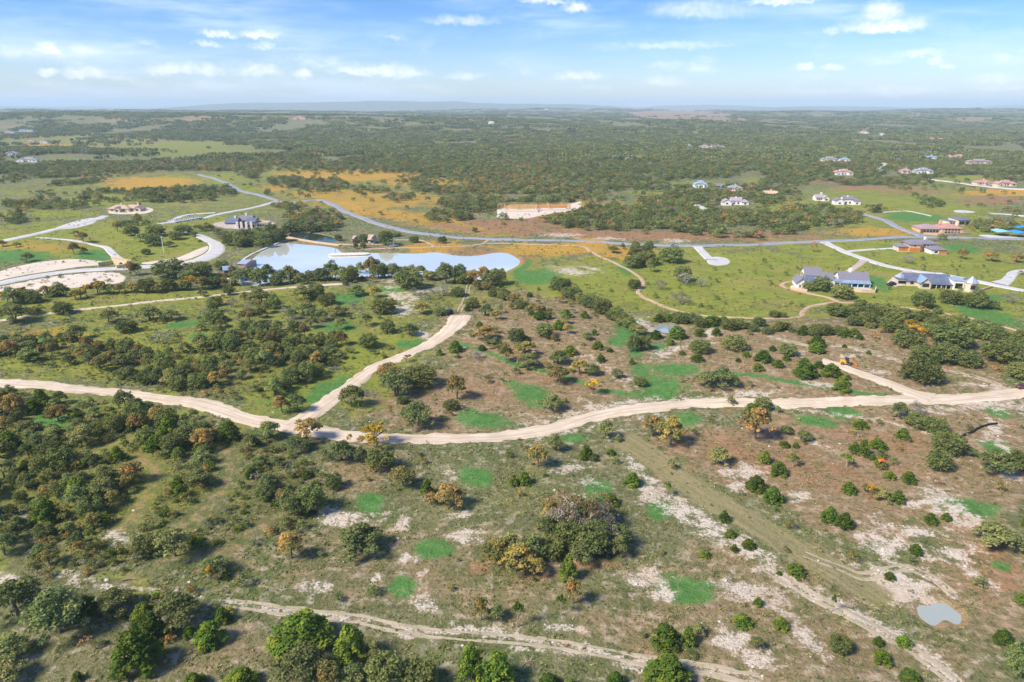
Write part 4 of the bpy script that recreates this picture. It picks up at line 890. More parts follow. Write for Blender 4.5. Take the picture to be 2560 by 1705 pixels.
# individuals first (the 300 of a kind that show largest), the remainder as one mass
def screen_w(t): return t[3] / max(20, math.hypot(t[1], t[2]))
allT = [(t, None) for t in PLACED] + THGROUP
REST = []; made = {}
allT.sort(key=lambda q: -screen_w(q[0]) - (5 if q[1] is None else 0))
HAND = []; CROWD = {}
for t, ph in allT:
    k = t[0]
    if made.get(k, 0) >= 260: REST.append(t); continue
    made[k] = made.get(k, 0) + 1
    e = plant(k, *t[1:5])
    if ph: CROWD.setdefault(ph, []).append((e, t))
    else: HAND.append((e, t))
# labels of the singly placed ones: what it stands beside, then its place in that row
ZONES = [
 (0,1500,640,1800,'below the rutted track, bottom left'),(640,1560,1130,1800,'at the bottom edge below the rutted track'),(1130,1600,1500,1800,'at the bottom edge near the centre'),
 (1180,1500,1330,1580,'above the rutted track near the centre'),(1330,1400,1460,1580,'just right of the dead oak clump'),(1215,1340,1360,1460,'left of the dead oak clump'),(1330,1260,1580,1405,'in the big half dead oak clump'),
 (1500,1570,1800,1800,'on white soil at the bottom right centre'),(1800,1480,2120,1700,'on the pale ground left of the stock pond'),(2120,1570,2420,1800,'on the stony ground below the stock pond'),(2420,1450,2600,1800,'at the right edge beside the stock pond'),
 (1900,1380,2420,1480,'beside the white pit above the stock pond'),(1720,1290,1900,1400,'on the white strip beside the mown band'),(1540,1190,1720,1260,'on the white soil above the green plot'),(1260,1100,1600,1230,'on the slope below the gravel road bend'),
 (1600,1050,1720,1130,'below the road beside the green plot'),(1720,1040,1920,1180,'on brown grass right of the mown band'),(1860,1180,2030,1270,'on brown grass at the mown band'),(1920,1060,2060,1180,'on brown grass under the gravel road'),
 (2040,1280,2140,1340,'on brown grass beside the mown band'),(2100,1100,2240,1180,'in the juniper cluster on brown grass'),(2100,1180,2300,1270,'near the orange marker on brown grass'),(2220,1020,2420,1200,'left of the black silt hose'),(2420,1100,2600,1200,'beside the green plot at right edge'),(2300,1280,2600,1400,'below the green oval plot, right edge'),
 (2140,1060,2260,1110,'below the gravel junction'),(700,1380,1000,1460,'beside the long dry foreground bank'),(400,1380,620,1470,'above the track, left foreground'),(640,1040,960,1130,'along the near edge of gravel road'),(830,1140,1140,1280,'on the grassy slope under the road'),
 (690,1000,770,1040,'in the fork of the gravel roads'),(860,930,1180,1080,'on the brown slope inside the fork'),(960,860,1300,930,'right of the gravel spur'),(880,820,1060,880,'left of the gravel spur turnaround'),
 (1370,980,1410,1040,'beside the green plot above the road'),(1180,840,1360,930,'on the brown knoll by the spur'),(1360,900,1520,1000,'on the brown knoll above the road'),(1180,730,1440,850,'on top of the brown knoll'),(1470,820,1560,910,'on the knoll flank by the green draw'),(1530,860,1640,970,'beside the green draw'),
 (1620,830,1720,900,'below the small pond'),(1720,830,1920,935,'on the pale flat right of pond'),(1740,940,1840,1020,'above the gravel road, right of centre'),(1860,1000,1960,1040,'at the road edge near the green strip'),
 (1920,850,2070,950,'left of the yellow loader'),(2070,930,2130,990,'below the yellow loader'),(2090,840,2190,890,'behind the yellow loader'),(2230,840,2600,960,'on the brown flat above the junction'),
 (2000,700,2120,760,'in front of the white house'),(2120,755,2180,780,'at the trail below the white house'),(2280,740,2560,790,'in front of the beige turret house'),(1900,780,1980,800,'beside the trail bend'),(2230,640,2560,665,'in the field behind the turret house'),(2020,610,2060,640,'at the road corner'),(2240,600,2270,640,'at the orange-door house'),
 (1570,640,1640,690,'in the dark clump by the trail'),(1640,645,1720,660,'alone beside the cul-de-sac'),(1630,680,1780,770,'in the grey clump below the cul-de-sac'),(1570,700,1600,730,'at the trail curve'),(1500,600,1700,640,'beside the paved road'),(1880,590,1920,625,'by the paved road, right'),
 (310,660,360,700,'at the culvert on pale dirt'),(160,560,240,640,'beside the pale cart path'),(-20,590,110,660,'on the left green field'),(280,540,520,640,'on the round green lawn'),(400,660,640,710,'by the boathouse on the lake'),
 (-20,730,640,870,'along the thin gravel track'),(-20,870,110,910,'above the gravel road, left edge'),(180,870,240,900,'on the left green slope'),(370,840,450,870,'on the left green slope'),
 (600,690,880,830,'on the slope under the thin track end'),(880,690,1240,800,'on the pale rise behind the turnaround'),
]
buck = {}
for e, t in HAND:
    ph = next((z[4] for z in ZONES if z[0] <= t[5] < z[2] and z[1] <= t[6] < z[3]), 'on the open slope')
    buck.setdefault((t[0], ph), []).append((e, t))
ORD = ['leftmost'] + [q + ' from left' for q in 'second third fourth fifth sixth seventh eighth ninth tenth eleventh twelfth thirteenth fourteenth fifteenth sixteenth seventeenth eighteenth nineteenth twentieth'.split()]
def name_set(lst, k, ph, grp):
    """labels for the trees of one kind in one spot, told apart by size or by their order from the left"""
    lst.sort(key=lambda q: q[1][5]); n = len(lst)
    sec = sorted(lst, key=lambda q: -screen_w(q[1]))
    for i, (e, t) in enumerate(lst):
        if n == 1: lab = f"{DESC[k]} {ph}"
        elif n == 2: lab = f"{('left', 'right')[i]} of two, {DESC[k]} {ph}"
        elif e is sec[0][0] and screen_w(sec[0][1]) > 1.25 * screen_w(sec[1][1]): lab = f"largest {DESC[k]} {ph}"
        elif i == n - 1: lab = f"{DESC[k]} {ph}, rightmost"
        else: lab = f"{DESC[k]} {ph}, {ORD[min(i, 19)]}"
        e['label'] = lab
        if n > 1: e['group'] = grp
for (k, ph), lst in buck.items(): name_set(lst, k, ph, f"{NAMES[k].replace('_', ' ')}s {ph}")
for ph, lst in CROWD.items():
    for q in lst: q[1][5], q[1][6] = (float(v) for v in project(q[1][1], q[1][2], H(q[1][1], q[1][2])))
    thick = 'thicket' in ph or 'slope' in ph or 'knoll' in ph
    place = ph.replace('in the ', '', 1).replace('on the ', '', 1).replace('along the ', '', 1).replace('scattered ', '', 1)
    xs_ = np.quantile([q[1][5] for q in lst], [.25, .5, .75]) if thick else np.quantile([q[1][5] for q in lst], [.34, .67])
    ys_q = np.quantile([q[1][6] for q in lst], [.25, .5, .75]) if thick else []
    cells = {}
    for e, t in lst: cells.setdefault((t[0], int(np.searchsorted(xs_, t[5])), int(np.searchsorted(ys_q, t[6]))), []).append((e, t))
    for (k, cx_, cy_), l2 in cells.items():
        side = (('left end', 'left half', 'right half', 'right end') if thick else ('left part', 'middle', 'right part'))[cx_]
        dep = ('far edge', 'upper', 'lower', 'near edge')[cy_] if thick else ''
        name_set(l2, k, f"{dep} {side} of {place}".strip(), f"{NAMES[k].replace('_', ' ')}s {ph}")

# ------------------------------------------------------------------ masses: instances of small meshes on points, one object each
def scatter(name, pts, scl, idx, protos, label=None):
    """pts (n,3); scl (n,3)"""
    me = bpy.data.meshes.new(name); n = len(pts)
    me.vertices.add(n); me.vertices.foreach_set('co', np.asarray(pts, np.float32).ravel())
    a = me.attributes.new('scl', 'FLOAT_VECTOR', 'POINT'); a.data.foreach_set('vector', np.asarray(scl, np.float32).ravel())
    a = me.attributes.new('rz', 'FLOAT_VECTOR', 'POINT'); rz = np.zeros((n, 3), np.float32); rz[:, 2] = rng.random(n) * 6.283; a.data.foreach_set('vector', rz.ravel())
    a = me.attributes.new('pick', 'INT', 'POINT'); a.data.foreach_set('value', np.asarray(idx, np.int32))
    o = bpy.data.objects.new(name, me); COL.objects.link(o); tag(o, label, None, None, 'stuff')
    pc = bpy.data.collections.new(name + '_shapes')
    for i, p in enumerate(protos):
        q = bpy.data.objects.new(f'{name}_shape_{i:02d}', p); pc.objects.link(q)
    g = bpy.data.node_groups.new(name + '_spread', 'GeometryNodeTree')
    g.interface.new_socket('Geometry', in_out='INPUT', socket_type='NodeSocketGeometry'); g.interface.new_socket('Geometry', in_out='OUTPUT', socket_type='NodeSocketGeometry')
    N, K = g.nodes, g.links
    gi, gout = N.new('NodeGroupInput'), N.new('NodeGroupOutput')
    ci = N.new('GeometryNodeCollectionInfo'); ci.inputs[0].default_value = pc; ci.inputs[1].default_value = True; ci.inputs[2].default_value = True
    ip = N.new('GeometryNodeInstanceOnPoints'); ip.inputs['Pick Instance'].default_value = True
    def attr(nm, typ):
        q = N.new('GeometryNodeInputNamedAttribute'); q.data_type = typ; q.inputs[0].default_value = nm
        return next(s for s in q.outputs if s.enabled and s.name == 'Attribute')
    K.new(gi.outputs[0], ip.inputs['Points']); K.new(ci.outputs[0], ip.inputs['Instance'])
    K.new(attr('pick', 'INT'), ip.inputs['Instance Index']); K.new(attr('scl', 'FLOAT_VECTOR'), ip.inputs['Scale'])
    e2r = N.new('FunctionNodeEulerToRotation'); K.new(attr('rz', 'FLOAT_VECTOR'), e2r.inputs[0]); K.new(e2r.outputs[0], ip.inputs['Rotation'])
    K.new(ip.outputs[0], gout.inputs[0])
    md = o.modifiers.new('spread', 'NODES'); md.node_group = g
    return o
# remaining thicket trees
lod = []
for k, n, s in (('oak', 900, 0), ('live', 900, 1), ('autumn', 800, 2), ('juniper', 800, 3), ('grey', 260, 4), ('russet', 260, 5)):
    for v in range(3):
        lb = lobes_oak(800 + s * 7 + v, 16, .18, .9, .38, .15) if k not in ('live', 'juniper') else (lobes_dome(800 + s * 7 + v, 16) if k == 'live' else lobes_juniper(800 + v, 18))
        lod.append(foliage_mesh(k + '_mass', L[k], lb, .048, n // 2, 900 + s * 5 + v))
BASEI = {'oak': 0, 'live': 3, 'autumn': 6, 'juniper': 9, 'grey': 12, 'russet': 15, 'gold': 6, 'dead': 12, 'sapling': 9}
if REST:
    A = np.array([(t[1], t[2], H(t[1], t[2]), t[3], t[4]) for t in REST])
    scatter('oak_thicket', A[:, :3], A[:, [3, 3, 4]], [BASEI[t[0]] + i % 3 for i, t in enumerate(REST)], lod, 'dense oak thicket crowding beside the gravel roads')

# woods of the middle distance
WOODS = [(1560,548,200,30,.9),(1850,562,190,32,1),(2040,545,110,26,1),(1720,508,120,16,.85),(1930,492,110,18,.85),(1450,497,60,14,.6),(1340,507,100,7,.9),(1180,512,80,20,.8),(1130,478,100,9,.8),(1000,497,40,9,.8),(920,480,60,7,.9),(810,468,60,18,.85),(720,458,50,13,.8),
 (780,558,75,26,.8),(720,520,40,9,.6),(610,590,75,20,1),(330,558,60,10,.8),(60,545,60,20,.8),(120,505,130,22,.8),(350,492,150,16,.9),(480,492,60,22,.7),(560,482,30,10,.9),(100,445,200,22,.85),(260,425,120,22,.8),(400,415,100,10,.8),(520,408,120,10,.8),(620,432,40,16,.6),
 (1300,455,300,32,1),(1500,440,200,28,1),(1700,432,150,18,.8),(1640,472,60,10,.9),(1800,482,150,18,1),(1960,458,60,16,.9),(2060,432,150,22,1),(2200,457,120,11,.9),(2400,430,150,10,.7),(2520,440,60,12,.8),(950,420,420,14,1.),(1060,438,60,8,.7),(920,418,46,20,.9),(440,590,0,0,0),
 (2490,572,70,12,.8),(2330,512,30,8,.4),(2200,528,40,6,.3),(1235,530,20,10,.5),(1290,545,60,8,.35),(1120,545,60,14,.6),(1000,590,0,0,0),(520,575,30,14,.7),(2300,440,60,8,.7),(2470,420,90,8,.8),(2350,405,200,10,.9)]
WOODS = [q for q in WOODS if q[4] > 0]
KEEP = []    # filled with (px, py, rx, ry): places kept clear of trees (houses and their front yards)
def wood_density(px, py, x, y):
    d = np.zeros(len(px))
    nzz = wood_noise(x, y, px, py)
    far = py < 428
    d[far] = .97 * sstep(-.42, -.02, nzz[far] + .10 * (py[far] > 330))
    for (a, b, rx, ry, q) in WOODS:
        r = ((px - a) / rx) ** 2 + ((py - b) / ry) ** 2
        d = np.maximum(d, q * sstep(1.25, .7, r) * sstep(-.75, -.35, nzz) * (py >= 405))
    for (a, b, rx, ry, ch, q) in CLEAR:
        r = ((px - a) / rx) ** 2 + ((py - b) / ry) ** 2
        d *= 1 - .96 * q * sstep(1.15, .75, r)
    sparse = (py > 428) & (py < 640)
    d = np.maximum(d, sparse * (nzz > -.15) * np.where((py < 560) & (py > 428), .032, .012))
    for (a, b, rx, ry) in KEEP:
        d[((px - a) / rx) ** 2 + ((py - b) / ry) ** 2 < 1] = 0
    return d
# ------------------------------------------------------------------ buildings
HAZE_D = 0.00008
P_ = plain
MT = dict(
 white=P_('white_stucco', (.80,.76,.68), .8, .06, 2.), cream=P_('cream_limestone', (.66,.55,.42), .85, .12, 2.5), peach=P_('peach_stone', (.62,.42,.27), .85, .12, 2.5),
 tan=P_('tan_stone', (.50,.38,.27), .9, .15, 2.), pinkw=P_('rose_stucco', (.62,.44,.36), .85, .1, 2.), brickred=P_('red_cedar_siding', (.42,.13,.06), .8, .15, 3.),
 slate=P_('grey_slate_roof', (.20,.19,.22), .7, .12, 3.), blue=P_('blue_metal_roof', (.15,.18,.25), .5, .1, .6, .2), lblue=P_('pale_blue_metal_roof', (.33,.44,.55), .4, .1, .6, .3), mauve=P_('mauve_tile_roof', (.36,.25,.26), .8, .15, 3.),
 pinkr=P_('rose_tile_roof', (.45,.24,.20), .8, .15, 3.), grey=P_('grey_shingle_roof', (.27,.27,.29), .85, .12, 3.), zinc=P_('bright_zinc_roof', (.55,.60,.64), .35, .08, .8, .5), lav=P_('lavender_shingle_roof', (.36,.30,.34), .85, .12, 3.),
 glass=P_('dark_window_glass', (.025,.035,.045), .08, .1, 1., 0., .8), frame=P_('dark_window_frame', (.09,.07,.055), .6), brown=P_('brown_shutters', (.22,.11,.06), .7), orange=P_('orange_timber_door', (.62,.20,.04), .6, .12, 4.),
 green=P_('green_wrapped_sheathing', (.06,.26,.12), .7, .15, 2.), stud=P_('fresh_pine_framing', (.68,.46,.20), .8, .12, 5.), slab=P_('pale_foundation', (.66,.60,.53), .9, .08, 1.), garden=P_('tan_garden_wall', (.62,.44,.29), .9, .1, 2.),
 pool=P_('turquoise_pool_water', (.05,.33,.36), .1, .05, 1., 0., .7), black=P_('black_paint_and_shade', (.015,.016,.018), .35, .1, 1., 0., .6), red=P_('red_paint', (.17,.04,.035), .35, .05, 1., 0., .6), whitep=P_('white_paint', (.80,.80,.80), .35, .05, 1., 0., .6),
 yellow=P_('yellow_machine_paint', (.78,.42,.03), .4, .1, 2.), omach=P_('orange_machine_paint', (.75,.25,.03), .4, .1, 2.), tyre=P_('black_rubber', (.02,.02,.02), .9), steel=P_('weathered_steel', (.30,.29,.28), .5, .1, 3., .6), silver=P_('silver_paint', (.55,.56,.58), .35, .05, 1., .3),
 wood=P_('weathered_timber', (.30,.22,.15), .9, .2, 4.), pole=P_('tan_pine_pole', (.48,.34,.20), .9, .15, 4.), bluec=P_('bright_blue_fabric', (.04,.28,.60), .7, .1, 1.), teal=P_('pale_teal_fabric', (.25,.55,.55), .7, .1, 1.), orangec=P_('bright_orange_plastic', (.85,.13,.02), .6, .1, 3.),  # the pole material is plain tan pine in its own colour
 hose=P_('black_silt_fabric', (.018,.018,.020), .8, .2, 3.), rock=P_('pale_limestone_rock', (.62,.55,.47), .9, .2, 1.2), prock=P_('rosy_limestone_rock', (.60,.43,.34), .9, .2, 1.2), concrete=P_('bridge_concrete', (.50,.50,.47), .85, .08, 1.), stonewall=P_('yellow_stonework', (.62,.50,.30), .9, .2, 2.),
)
VS = .72
def wing(e, u, x0, x1, y0, y1, h, rise, rt, wm, rm, op=(), ov=.55):
    x0, x1 = x0 * u, x1 * u; h *= VS; rise *= VS * .92
    mb = MB()
    for a, b in (((x0,y0),(x1,y0)), ((x1,y0),(x1,y1)), ((x1,y1),(x0,y1)), ((x0,y1),(x0,y0))):
        top = []
        if rt == 'gx' and a[0] == b[0]: top = [(a[0], (y0 + y1) / 2, h + rise - .12)]
        if rt == 'gy' and a[1] == b[1]: top = [((x0 + x1) / 2, a[1], h + rise - .12)]
        if rt == 'shed': ha, hb = [h + (rise if q[1] == y1 else 0) for q in (a, b)]
        else: ha = hb = h
        mb.poly([(*a, -1.6), (*b, -1.6), (*b, hb - .12)] + top + [(*a, ha - .12)])
    wl = mb.build('wall', MT[wm], e)
    r = MB(); mx, my = (x0 + x1) / 2, (y0 + y1) / 2; X0, X1, Y0, Y1 = x0 - ov, x1 + ov, y0 - ov, y1 + ov; T = .22
    if rt == 'gx':
        k = rise * ov / ((y1 - y0) / 2); r.slab([(X0,Y0,h-k),(X1,Y0,h-k),(X1,my,h+rise),(X0,my,h+rise)], T); r.slab([(X1,Y1,h-k),(X0,Y1,h-k),(X0,my,h+rise+.01),(X1,my,h+rise+.01)], T)
    elif rt == 'gy':
        k = rise * ov / ((x1 - x0) / 2); r.slab([(X0,Y1,h-k),(X0,Y0,h-k),(mx,Y0,h+rise),(mx,Y1,h+rise)], T); r.slab([(X1,Y0,h-k),(X1,Y1,h-k),(mx,Y1,h+rise+.01),(mx,Y0,h+rise+.01)], T)
    elif rt == 'hip':
        dx, dy = X1 - X0, Y1 - Y0; ins = min(dx, dy) / 2
        if dx >= dy: A, B = (X0 + ins, my, h + rise), (X1 - ins, my, h + rise)
        else: A, B = (mx, Y0 + ins, h + rise), (mx, Y1 - ins, h + rise)
        c = [(X0,Y0,h),(X1,Y0,h),(X1,Y1,h),(X0,Y1,h)]
        if dx > dy: fs = [[c[0],c[1],B,A],[c[1],c[2],B],[c[2],c[3],A,B],[c[3],c[0],A]]
        elif dx < dy: fs = [[c[0],c[1],A],[c[1],c[2],B,A],[c[2],c[3],B],[c[3],c[0],A,B]]
        else: fs = [[c[i],c[(i+1)%4],A] for i in range(4)]
        for f in fs: r.poly(f)
        r.box(X0, X1, Y0, Y1, h - T, h - .004)
    elif rt == 'shed': r.slab([(X0,Y0,h),(X1,Y0,h),(X1,Y1,h+rise),(X0,Y1,h+rise)], T)
    else:
        r.box(X0 + .3, X1 - .3, Y0 + .3, Y1 - .3, h - .1, h + .25)
    rf = r.build('roof', MT[rm], e)
    for (face, fr, z, w_, hh, typ) in op:
        z *= VS; hh *= VS
        mb, pn = MB(), MB(); nm = {'w': 'window', 'g': 'garage_door', 'd': 'door', 'o': 'opening', 's': 'shutter'}[typ]
        fm = {'w': 'frame', 'g': 'orange', 'd': 'brown', 'o': 'black', 's': 'brown'}[typ]  # openings are black boxes: the shade inside is put into the colour
        if face == 'f': c = x0 + (x1 - x0) * fr; mb.box(c - w_/2, c + w_/2, y0 - .12, y0 + .05, z, z + hh); pn.box(c - w_/2 + .14, c + w_/2 - .14, y0 - .16, y0, z + .14, z + hh - .14)
        elif face == 'l': c = y0 + (y1 - y0) * fr; mb.box(x0 - .12, x0 + .05, c - w_/2, c + w_/2, z, z + hh); pn.box(x0 - .16, x0, c - w_/2 + .14, c + w_/2 - .14, z + .14, z + hh - .14)
        else: c = y0 + (y1 - y0) * fr; mb.box(x1 - .05, x1 + .12, c - w_/2, c + w_/2, z, z + hh); pn.box(x1, x1 + .16, c - w_/2 + .14, c + w_/2 - .14, z + .14, z + hh - .14)
        q = mb.build(nm, MT[fm], e)
        if typ == 'w': pn.build('pane', MT['glass'], q)
    return wl, rf
def house(name, label, px, py, rot, wings, hw, keep=None, cat='house', lift=.3):
    g = ground(px, py); u = mpp(g)
    e = empty(name, (g.x, g.y, g.z + lift), R(rot)); tag(e, label, cat)
    parts = [wing(e, u, *w_) for w_ in wings]
    kp = keep or (px, py + 2, hw * 1.12 + 4, max(7, 10 + (py - 400) * .05))
    KEEP.append(kp)
    return e, u, parts
def chimney(e, u, x, y, z0, z1, mat='white', s=.7):
    z0 *= VS; z1 *= VS; MB().box(x*u - s, x*u + s, y - s, y + s, z0, z1).build('chimney', MT[mat], e)
def wins(n, z, w_, h, face='f', typ='w', a=.12, b=.88): return [(face, a + (b - a) * (i + .5) / n, z, w_, h, typ) for i in range(n)]

# white gabled house with slate roofs
e, u, pr = house('white_gabled_house', 'sprawling white gabled house with grey slate roofs and a long porch', 2080, 716, -11, [
 (20, 88, 3, 15, 4.2, 5.0, 'gx', 'white', 'slate', wins(7, .5, 1.6, 2.6)),
 (4, 20, 0, 10, 3.6, 0, 'flat', 'white', 'lblue', [('f', .5, .6, 2.6, 2.2, 'w')]),
 (-22, 4, 3, 12, 4.4, 3.6, 'gx', 'white', 'slate', wins(2, 1., 1.4, 1.8)),
 (-19, -5, -2, 5, 4.0, 3.4, 'gy', 'white', 'blue', [('f', .5, 1., 2.2, 2., 'w')]),
 (-60, -22, 6, 17, 6.0, 4.8, 'gx', 'white', 'slate', [('l', .28, 2.4, 3.0, 3., 's'), ('l', .72, 2.4, 3.0, 3., 's')] + wins(3, 1., 1.3, 1.8)),
 (-92, -68, -8, 3, 4.2, 3.4, 'gy', 'white', 'slate', [('f', .35, .4, .9, 2., 'd'), ('f', .75, 1., .9, 1.6, 'w')]),
 (-70, -44, -3, 6, 3.6, 2.4, 'gx', 'white', 'blue', wins(2, 1., 1., 1.4))], 100, (2080, 722, 112, 26))
chimney(e, u, 48, 9, 7, 11.2)
MB().slab([(14*u,-1.5,2.2),(89*u,-1.5,2.2),(89*u,2.9,2.95),(14*u,2.9,2.95)], .18).build('porch_roof', MT['lblue'], e)
for k in range(6): MB().box((16+14*k)*u-.15, (16+14*k)*u+.15, -1.2, -.9, -1., 2.1).build('porch_post', MT['white'], e)
def wall_at(name, label, pts, h, th, mat, cat='wall'):
    P = [ground(x, y) for x, y in pts]; mb = MB()
    for a, b in zip(P[:-1], P[1:]):
        d = (b - a).to_2d().normalized(); n = Vector((-d.y, d.x)) * th / 2; z0 = min(a.z, b.z) - .5; z1 = max(a.z, b.z) + h
        o = len(mb.v); q = [a.to_2d() - n, b.to_2d() - n, b.to_2d() + n, a.to_2d() + n]
        mb.v += [(p.x, p.y, z0) for p in q] + [(p.x, p.y, z1) for p in q]
        mb.f += [tuple(o + i for i in f) for f in ((0,3,2,1),(4,5,6,7),(0,1,5,4),(1,2,6,5),(2,3,7,6),(3,0,4,7))]
    o = mb.build(name, MT[mat]); tag(o, label, cat); return o
wall_at('garden_wall', 'long tan retaining wall under the white house terrace', [(2122,728),(2155,731),(2187,732),(2189,724)], 1.5, .5, 'garden')
wall_at('garden_wall', 'short tan wall at the left end of the white house', [(1975,722),(1997,727),(2018,729)], 1.2, .5, 'garden')
g = ground(2136, 717); MB().box(-7, 7, -1.6, 1.6, .05, .42).build('swimming_pool', MT['pool']); po = bpy.data.objects['swimming_pool']; po.location = (g.x, g.y, g.z + .1); po.rotation_euler = (0, 0, R(-11)); tag(po, 'narrow turquoise swimming pool on the white house terrace', 'pool')

# beige house with the turret
e, u, pr = house('turret_house', 'long beige stone house with blue metal roof and pointed turret', 2340, 720, -11, [
 (-88, -66, 2, 10, 4.4, 0, 'flat', 'cream', 'blue', [('f', .5, 1.2, 3.6, 2.2, 'o')]),
 (-68, 36, 2, 13, 4.0, 4.2, 'gx', 'cream', 'blue', [('f', .14, 1.1, 1.6, 1.9, 'w'), ('f', .62, .4, 2.4, 2.6, 'w'), ('f', .76, .4, 2.4, 2.6, 'w'), ('f', .9, .4, 2.4, 2.6, 'w')]),
 (-42, -18, -3, 6, 4.2, 3.6, 'gy', 'cream', 'lblue', [('f', .5, 1., 3.2, 2.6, 'w')]),
 (33, 58, -2, 7, 6.2, 0, 'flat', 'white', 'zinc', [('f', .52, .6, 3.4, 3.8, 'o')]),
 (74, 92, 2, 10, 3.8, 2.6, 'hip', 'cream', 'blue', [])], 96, (2345, 726, 104, 24))
MB().slab([(-16*u,-2.2,2.15),(33*u,-2.2,2.15),(33*u,1.9,2.8),(-16*u,1.9,2.8)], .18).build('porch_roof', MT['blue'], e)
for k in range(5): MB().box((-14+11*k)*u-.14, (-14+11*k)*u+.14, -1.9, -1.6, -1., 2.0).build('porch_post', MT['cream'], e)
tx = 68 * u
MB().tube([(tx, -4.5, -1.6), (tx, -4.5, 4.6)], 2.7, 8).build('turret', MT['cream'], e)
MB().tube([(tx, -4.5, 4.5), (tx, -4.5, 7.8)], [3.2, .08], 8).build('turret_roof', MT['zinc'], e)
q = MB().box(tx - 1.1, tx + 1.1, -7.22, -6.9, 1.4, 3.6).build('window', MT['frame'], e); MB().box(tx - .9, tx + .9, -7.28, -7., 1.6, 3.4).build('pane', MT['glass'], q)
MB().box(31*u, 44*u, 16, 20, -1, 3.6).build('service_block', MT['whitep'], e)
MB().tube([(-76*u, 6, 3.5), (-76*u, 6, 5.6)], [3.2, .3], 4).build('roof_cap', MT['zinc'], e)
wall_at('retaining_wall', 'low brown wall running right from the turret house', [(2435,735),(2460,725),(2480,719)], .9, .6, 'tan')
# stone house with orange doors
e, u, pr = house('orange_door_house', 'peach stone house with grey hip roofs and bright orange garage doors', 2302, 630, -6, [
 (-52, -28, 1, 10, 3.8, 2.4, 'hip', 'cream', 'slate', [('f', .28, .2, 3.4, 3., 'g'), ('f', .75, .2, 3.4, 3., 'g')]),
 (-29, -3, 0, 11, 6.4, 3.0, 'hip', 'peach', 'slate', [('f', .28, .2, 3.2, 3., 'g'), ('f', .7, .2, 3.2, 3., 'g'), ('f', .5, 4.4, 1., 1.2, 'w')]),
 (-4, 6, 2, 10, 6.0, 0, 'flat', 'peach', 'slate', [('f', .5, 3.2, 2.2, 2.4, 'g')]),
 (5, 46, 4, 16, 6.2, 3.4, 'hip', 'cream', 'slate', wins(4, 3.6, 1.2, 1.6)),
 (12, 48, -7, 3, 3.8, 2.8, 'hip', 'white', 'slate', [('f', .3, .8, 1.8, 1.8, 'w'), ('f', .74, .2, 4.6, 3.2, 'g')])], 58, (2300, 634, 66, 16))
chimney(e, u, 22, 10, 8, 11, 'white', .6)
# mauve roofed house
e, u, pr = house('mauve_roof_house', 'peach stone house with broad mauve tile roof by the road corner', 2350, 584, -4, [
 (-48, 2, 0, 14, 4.6, 4.2, 'hip', 'peach', 'mauve', wins(5, .8, 1.8, 2.2) + [('f', .08, .3, 2.6, 2.8, 'd')]),
 (0, 50, -2, 13, 5.6, 4.6, 'hip', 'peach', 'pinkr', wins(5, .8, 1.6, 1.6) + wins(5, 3.4, 1.4, 1.4))], 56, (2350, 586, 64, 13))
chimney(e, u, 10, 8, 8, 12, 'peach', .9)
wall_at('garden_wall', 'long tan wall along the front of the mauve roofed house', [(2308,586),(2350,589),(2395,588),(2426,585)], 1.4, .6, 'garden')
e, u, pr = house('stone_lodge', 'pale stone lodge with flat dark roof behind the mauve roofed house', 2396, 563, 6, [
 (-26, -8, 0, 10, 4., 0, 'flat', 'cream', 'slate', wins(2, 1, 1.4, 1.8)), (-9, 10, -3, 9, 6.2, 1.2, 'shed', 'cream', 'slate', wins(3, 1.2, 1.4, 3.2)), (9, 30, 0, 10, 5.0, 2.0, 'shed', 'tan', 'blue', wins(2, 1, 2., 2.2))], 32, (2396, 565, 38, 9))
# lake house
e, u, pr = house('lake_house', 'red cedar and white stone lake house with blue roofs', 612, 570, 4, [
 (-44, -16, -2, 10, 6.2, 4.4, 'gx', 'brickred', 'blue', [('l', .3, 3.6, 2.6, 2., 'w'), ('l', .7, 3.6, 2.6, 2., 'w'), ('f', .3, .6, 2.2, 2.6, 'o'), ('f', .75, .6, 2.2, 2.6, 'o')]),
 (-18, 14, 4, 16, 7.5, 4.4, 'gx', 'brickred', 'slate', wins(3, 4.4, 2.2, 2.)),
 (6, 26, 0, 12, 6.5, 3.4, 'gx', 'tan', 'blue', wins(3, .6, 1.8, 2.8)),
 (26, 56, 2, 12, 4.4, 0, 'flat', 'white', 'tan', wins(4, .8, 1.5, 2.4))], 62, (612, 574, 72, 13))
for x in (-14, -4, 8, 20): MB().box(x*u - .8, x*u + .8, -4.2, -2.6, -1.6, 5.).build('stone_pillar', MT['white'], e)
MB().box(-46*u, -17*u, -3.4, -2.1, -1.6, 2.8).build('stone_base', MT['white'], e)
chimney(e, u, -24, 4, 9, 12.2); chimney(e, u, -2, 10, 11, 14.)
